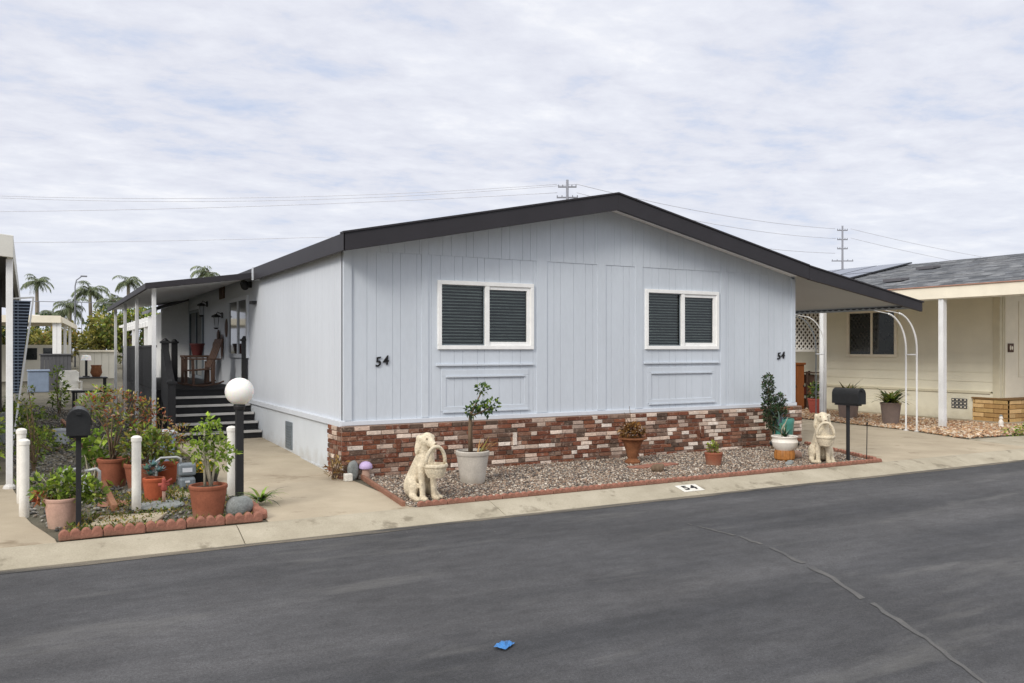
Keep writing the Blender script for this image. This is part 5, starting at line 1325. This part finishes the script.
# power poles and wires
def upole(label, loc, h, arms, rz):
    t = thing('utility_pole', label, 'utility pole', loc, rz, 'utility poles behind the houses')
    q = MB(); q.tube([(0,0,0),(0,0,h)], [.15,.09], 8); q.build('pole', M['pole'], t, smooth=True)
    for z, w_ in arms:
        q = MB(); q.bx(-w_,w_,-.05,.05,z,z+.09); ar = q.build('crossarm', M['pole'], t)
        q = MB()
        for s in (-.95,-.5,.5,.95): q.lathe([(.02,0),(.04,.03),(.03,.07),(.035,.1),(.015,.13)], (s*w_,0,z+.09), 8)
        q.build('insulator', M['pole'], ar)
    return t
rzp = math.radians(-29)
upole('utility pole with two crossarms rising behind the house ridge', (29.4,41.1,0), 13.5, [(12.95,.65),(12.2,.75)], rzp)
upole('tall utility pole with four crossarms beyond the solar roof', (65.5,47.5,0), 13.6, [(13.1,.5),(12.2,.5),(11.3,.5),(10.1,1.05)], rzp)
q = MB(); q.tube([(0,0,0),(0,0,9)], .12, 8); q.bx(-.9,.9,-.05,.05,8.5,8.65); tag(q.build('utility_pole', M['pole']), 'distant small pole top over the neighbour roof at right edge', 'utility pole', 'utility poles behind the houses').location = (113,47,2)
def wire(label, a, b, sag, r=.02):
    a = Vector(a); b = Vector(b); n = 24; pts = []
    for k in range(n+1):
        u = k/n; p = a*(1-u)+b*u; p.z -= sag*4*u*(1-u); pts.append(p)
    q = MB(); q.tube(pts, r, 5); tag(q.build('power_line', M['wire'], smooth=True), label, 'power line', 'overhead power lines')
wire('upper power line running left from the far pole', (28.8,41.5,13.2), (-13,67,13.1), .75)
wire('second power line running left just under the upper one', (30.0,40.8,13.2), (-13,66,12.9), .95)
wire('third power line running left below the two upper ones', (28.8,41.5,12.6), (-13,66.5,11.5), .35)
wire('lowest faint power line running left behind the porch roof', (27,42,9.9), (-13,67,9.3), .25, .02)
wire('upper power line between the two utility poles', (30.0,40.8,13.2), (64.8,47.8,13.3), .5)
wire('middle power line between the two utility poles', (30.0,40.8,12.6), (64.9,47.8,12.35), .6)
wire('lower power line between the two utility poles', (29.4,41,11.2), (64.8,47.8,10.9), .6, .022)
wire('upper power line leaving the right pole to the right', (66.2,47.1,13.3), (113,47,11.0), .6)
wire('lower power line leaving the right pole to the right', (66.2,47.1,12.4), (113,47,9.8), .6)

# ================================================================== SKY, SUN, CAMERA
SUN_EL = math.radians(31); SUN_AZ = math.radians(240)      # direction to the sun: azimuth clockwise from +Y
world = bpy.data.worlds.new('World'); scene.world = world; world.use_nodes = True
nt = world.node_tree; bg = nt.nodes['Background']; L = nt.links
sky = nt.nodes.new('ShaderNodeTexSky'); sky.sky_type = 'NISHITA'; sky.sun_disc = False
sky.sun_elevation = SUN_EL; sky.sun_rotation = SUN_AZ; sky.air_density = 1.0; sky.dust_density = 2.0
tc = nt.nodes.new('ShaderNodeTexCoord'); sep = nt.nodes.new('ShaderNodeSeparateXYZ'); L.new(tc.outputs['Generated'], sep.inputs[0])
def mth(op, a, b=None):
    n = nt.nodes.new('ShaderNodeMath'); n.operation = op
    for i, s in enumerate((a, b)):
        if s is None: continue
        if isinstance(s, (int, float)): n.inputs[i].default_value = s
        else: L.new(s, n.inputs[i])
    return n.outputs[0]
zc = mth('ADD', mth('MAXIMUM', sep.outputs['Z'], 0.0), .10)
cmb = nt.nodes.new('ShaderNodeCombineXYZ'); L.new(mth('DIVIDE', sep.outputs['X'], zc), cmb.inputs[0]); L.new(mth('DIVIDE', sep.outputs['Y'], zc), cmb.inputs[1])
def wn(scale, detail, rough, stretch, dist=0.0, rot=0.0):
    mp = nt.nodes.new('ShaderNodeMapping'); mp.inputs['Scale'].default_value = stretch; mp.inputs['Rotation'].default_value = (0,0,rot)
    L.new(cmb.outputs[0], mp.inputs['Vector'])
    n = nt.nodes.new('ShaderNodeTexNoise'); n.inputs['Scale'].default_value = scale; n.inputs['Detail'].default_value = detail
    n.inputs['Roughness'].default_value = rough; n.inputs['Distortion'].default_value = dist; L.new(mp.outputs['Vector'], n.inputs['Vector']); return n.outputs['Fac']
rotc = math.radians(29)
n1 = wn(2.9, 8, .58, (1, 1.3, 1), .2, rotc); n2 = wn(.7, 4, .5, (1, 1, 1), 0, rotc); n3 = wn(8.5, 6, .65, (1, 1.25, 1), .3, rotc)
mixn = mth('ADD', mth('ADD', mth('MULTIPLY', n1, .44), mth('MULTIPLY', n2, .38)), mth('MULTIPLY', n3, .18))
ramp = nt.nodes.new('ShaderNodeValToRGB'); L.new(mixn, ramp.inputs[0])
e = ramp.color_ramp.elements
K = 12.5
e[0].position = .37; e[0].color = (*lin(184,195,217), 1)
e[1].position = .66; e[1].color = (*lin(236,236,238), 1)
m_ = ramp.color_ramp.elements.new(.47); m_.color = (*lin(209,211,221), 1)
m_ = ramp.color_ramp.elements.new(.55); m_.color = (*lin(218,220,228), 1)
# haze towards the horizon, brighter zenith as under any thick cloud layer
hz_ = nt.nodes.new('ShaderNodeMapRange'); L.new(sep.outputs['Z'], hz_.inputs[0])
for k, v in zip(('From Min','From Max','To Min','To Max'), (0, .20, .75, 0)): hz_.inputs[k].default_value = v
mh = nt.nodes.new('ShaderNodeMix'); mh.data_type = 'RGBA'; L.new(hz_.outputs[0], mh.inputs[0]); L.new(ramp.outputs[0], mh.inputs[6]); mh.inputs[7].default_value = (*lin(208,213,225), 1)
zb = nt.nodes.new('ShaderNodeMapRange'); zb.interpolation_type = 'SMOOTHSTEP'; L.new(sep.outputs['Z'], zb.inputs[0])
for k, v in zip(('From Min','From Max','To Min','To Max'), (.40, .95, K, K*2.2)): zb.inputs[k].default_value = v
sc_ = nt.nodes.new('ShaderNodeVectorMath'); sc_.operation = 'SCALE'; L.new(mh.outputs[2], sc_.inputs[0]); L.new(zb.outputs[0], sc_.inputs['Scale'])
fin = nt.nodes.new('ShaderNodeMix'); fin.data_type = 'RGBA'; fin.inputs[0].default_value = .94; zn = nt.nodes.new('ShaderNodeMapRange'); L.new(sep.outputs['Z'], zn.inputs[0])
for k, v in zip(('From Min','From Max','To Min','To Max'), (.38, .7, 0, .85)): zn.inputs[k].default_value = v
zt = nt.nodes.new('ShaderNodeMix'); zt.data_type = 'RGBA'; L.new(zn.outputs[0], zt.inputs[0]); L.new(sc_.outputs[0], zt.inputs[6]); zt.inputs[7].default_value = (1.28*K, 1.25*K, 1.22*K, 1)
L.new(sky.outputs[0], fin.inputs[6]); L.new(zt.outputs[2], fin.inputs[7])
L.new(fin.outputs[2], bg.inputs['Color']); bg.inputs['Strength'].default_value = .10

ld = bpy.data.lights.new('sun', 'SUN'); ld.energy = 1.9; ld.angle = math.radians(17); ld.color = (1, .95, .87)
lo = bpy.data.objects.new('sun', ld); COL.objects.link(lo)
dv = Vector((math.sin(SUN_AZ)*math.cos(SUN_EL), math.cos(SUN_AZ)*math.cos(SUN_EL), math.sin(SUN_EL)))
lo.rotation_euler = dv.to_track_quat('Z', 'Y').to_euler(); lo.location = dv * 50

cd = bpy.data.cameras.new('camera'); cam = bpy.data.objects.new('camera', cd); COL.objects.link(cam)
cam.location = (-3.021, -9.526, 1.505); cam.rotation_euler = (PI/2, 0, -math.atan2(.4832, .8755))
cd.sensor_width = 36; cd.lens = 846/1024*36; cd.shift_y = 7.5/1024; cd.clip_end = 2000; cd.clip_start = .05
scene.camera = cam
scene.view_settings.view_transform = 'Standard'; scene.view_settings.look = 'None'; scene.view_settings.exposure = 0; scene.view_settings.gamma = 1
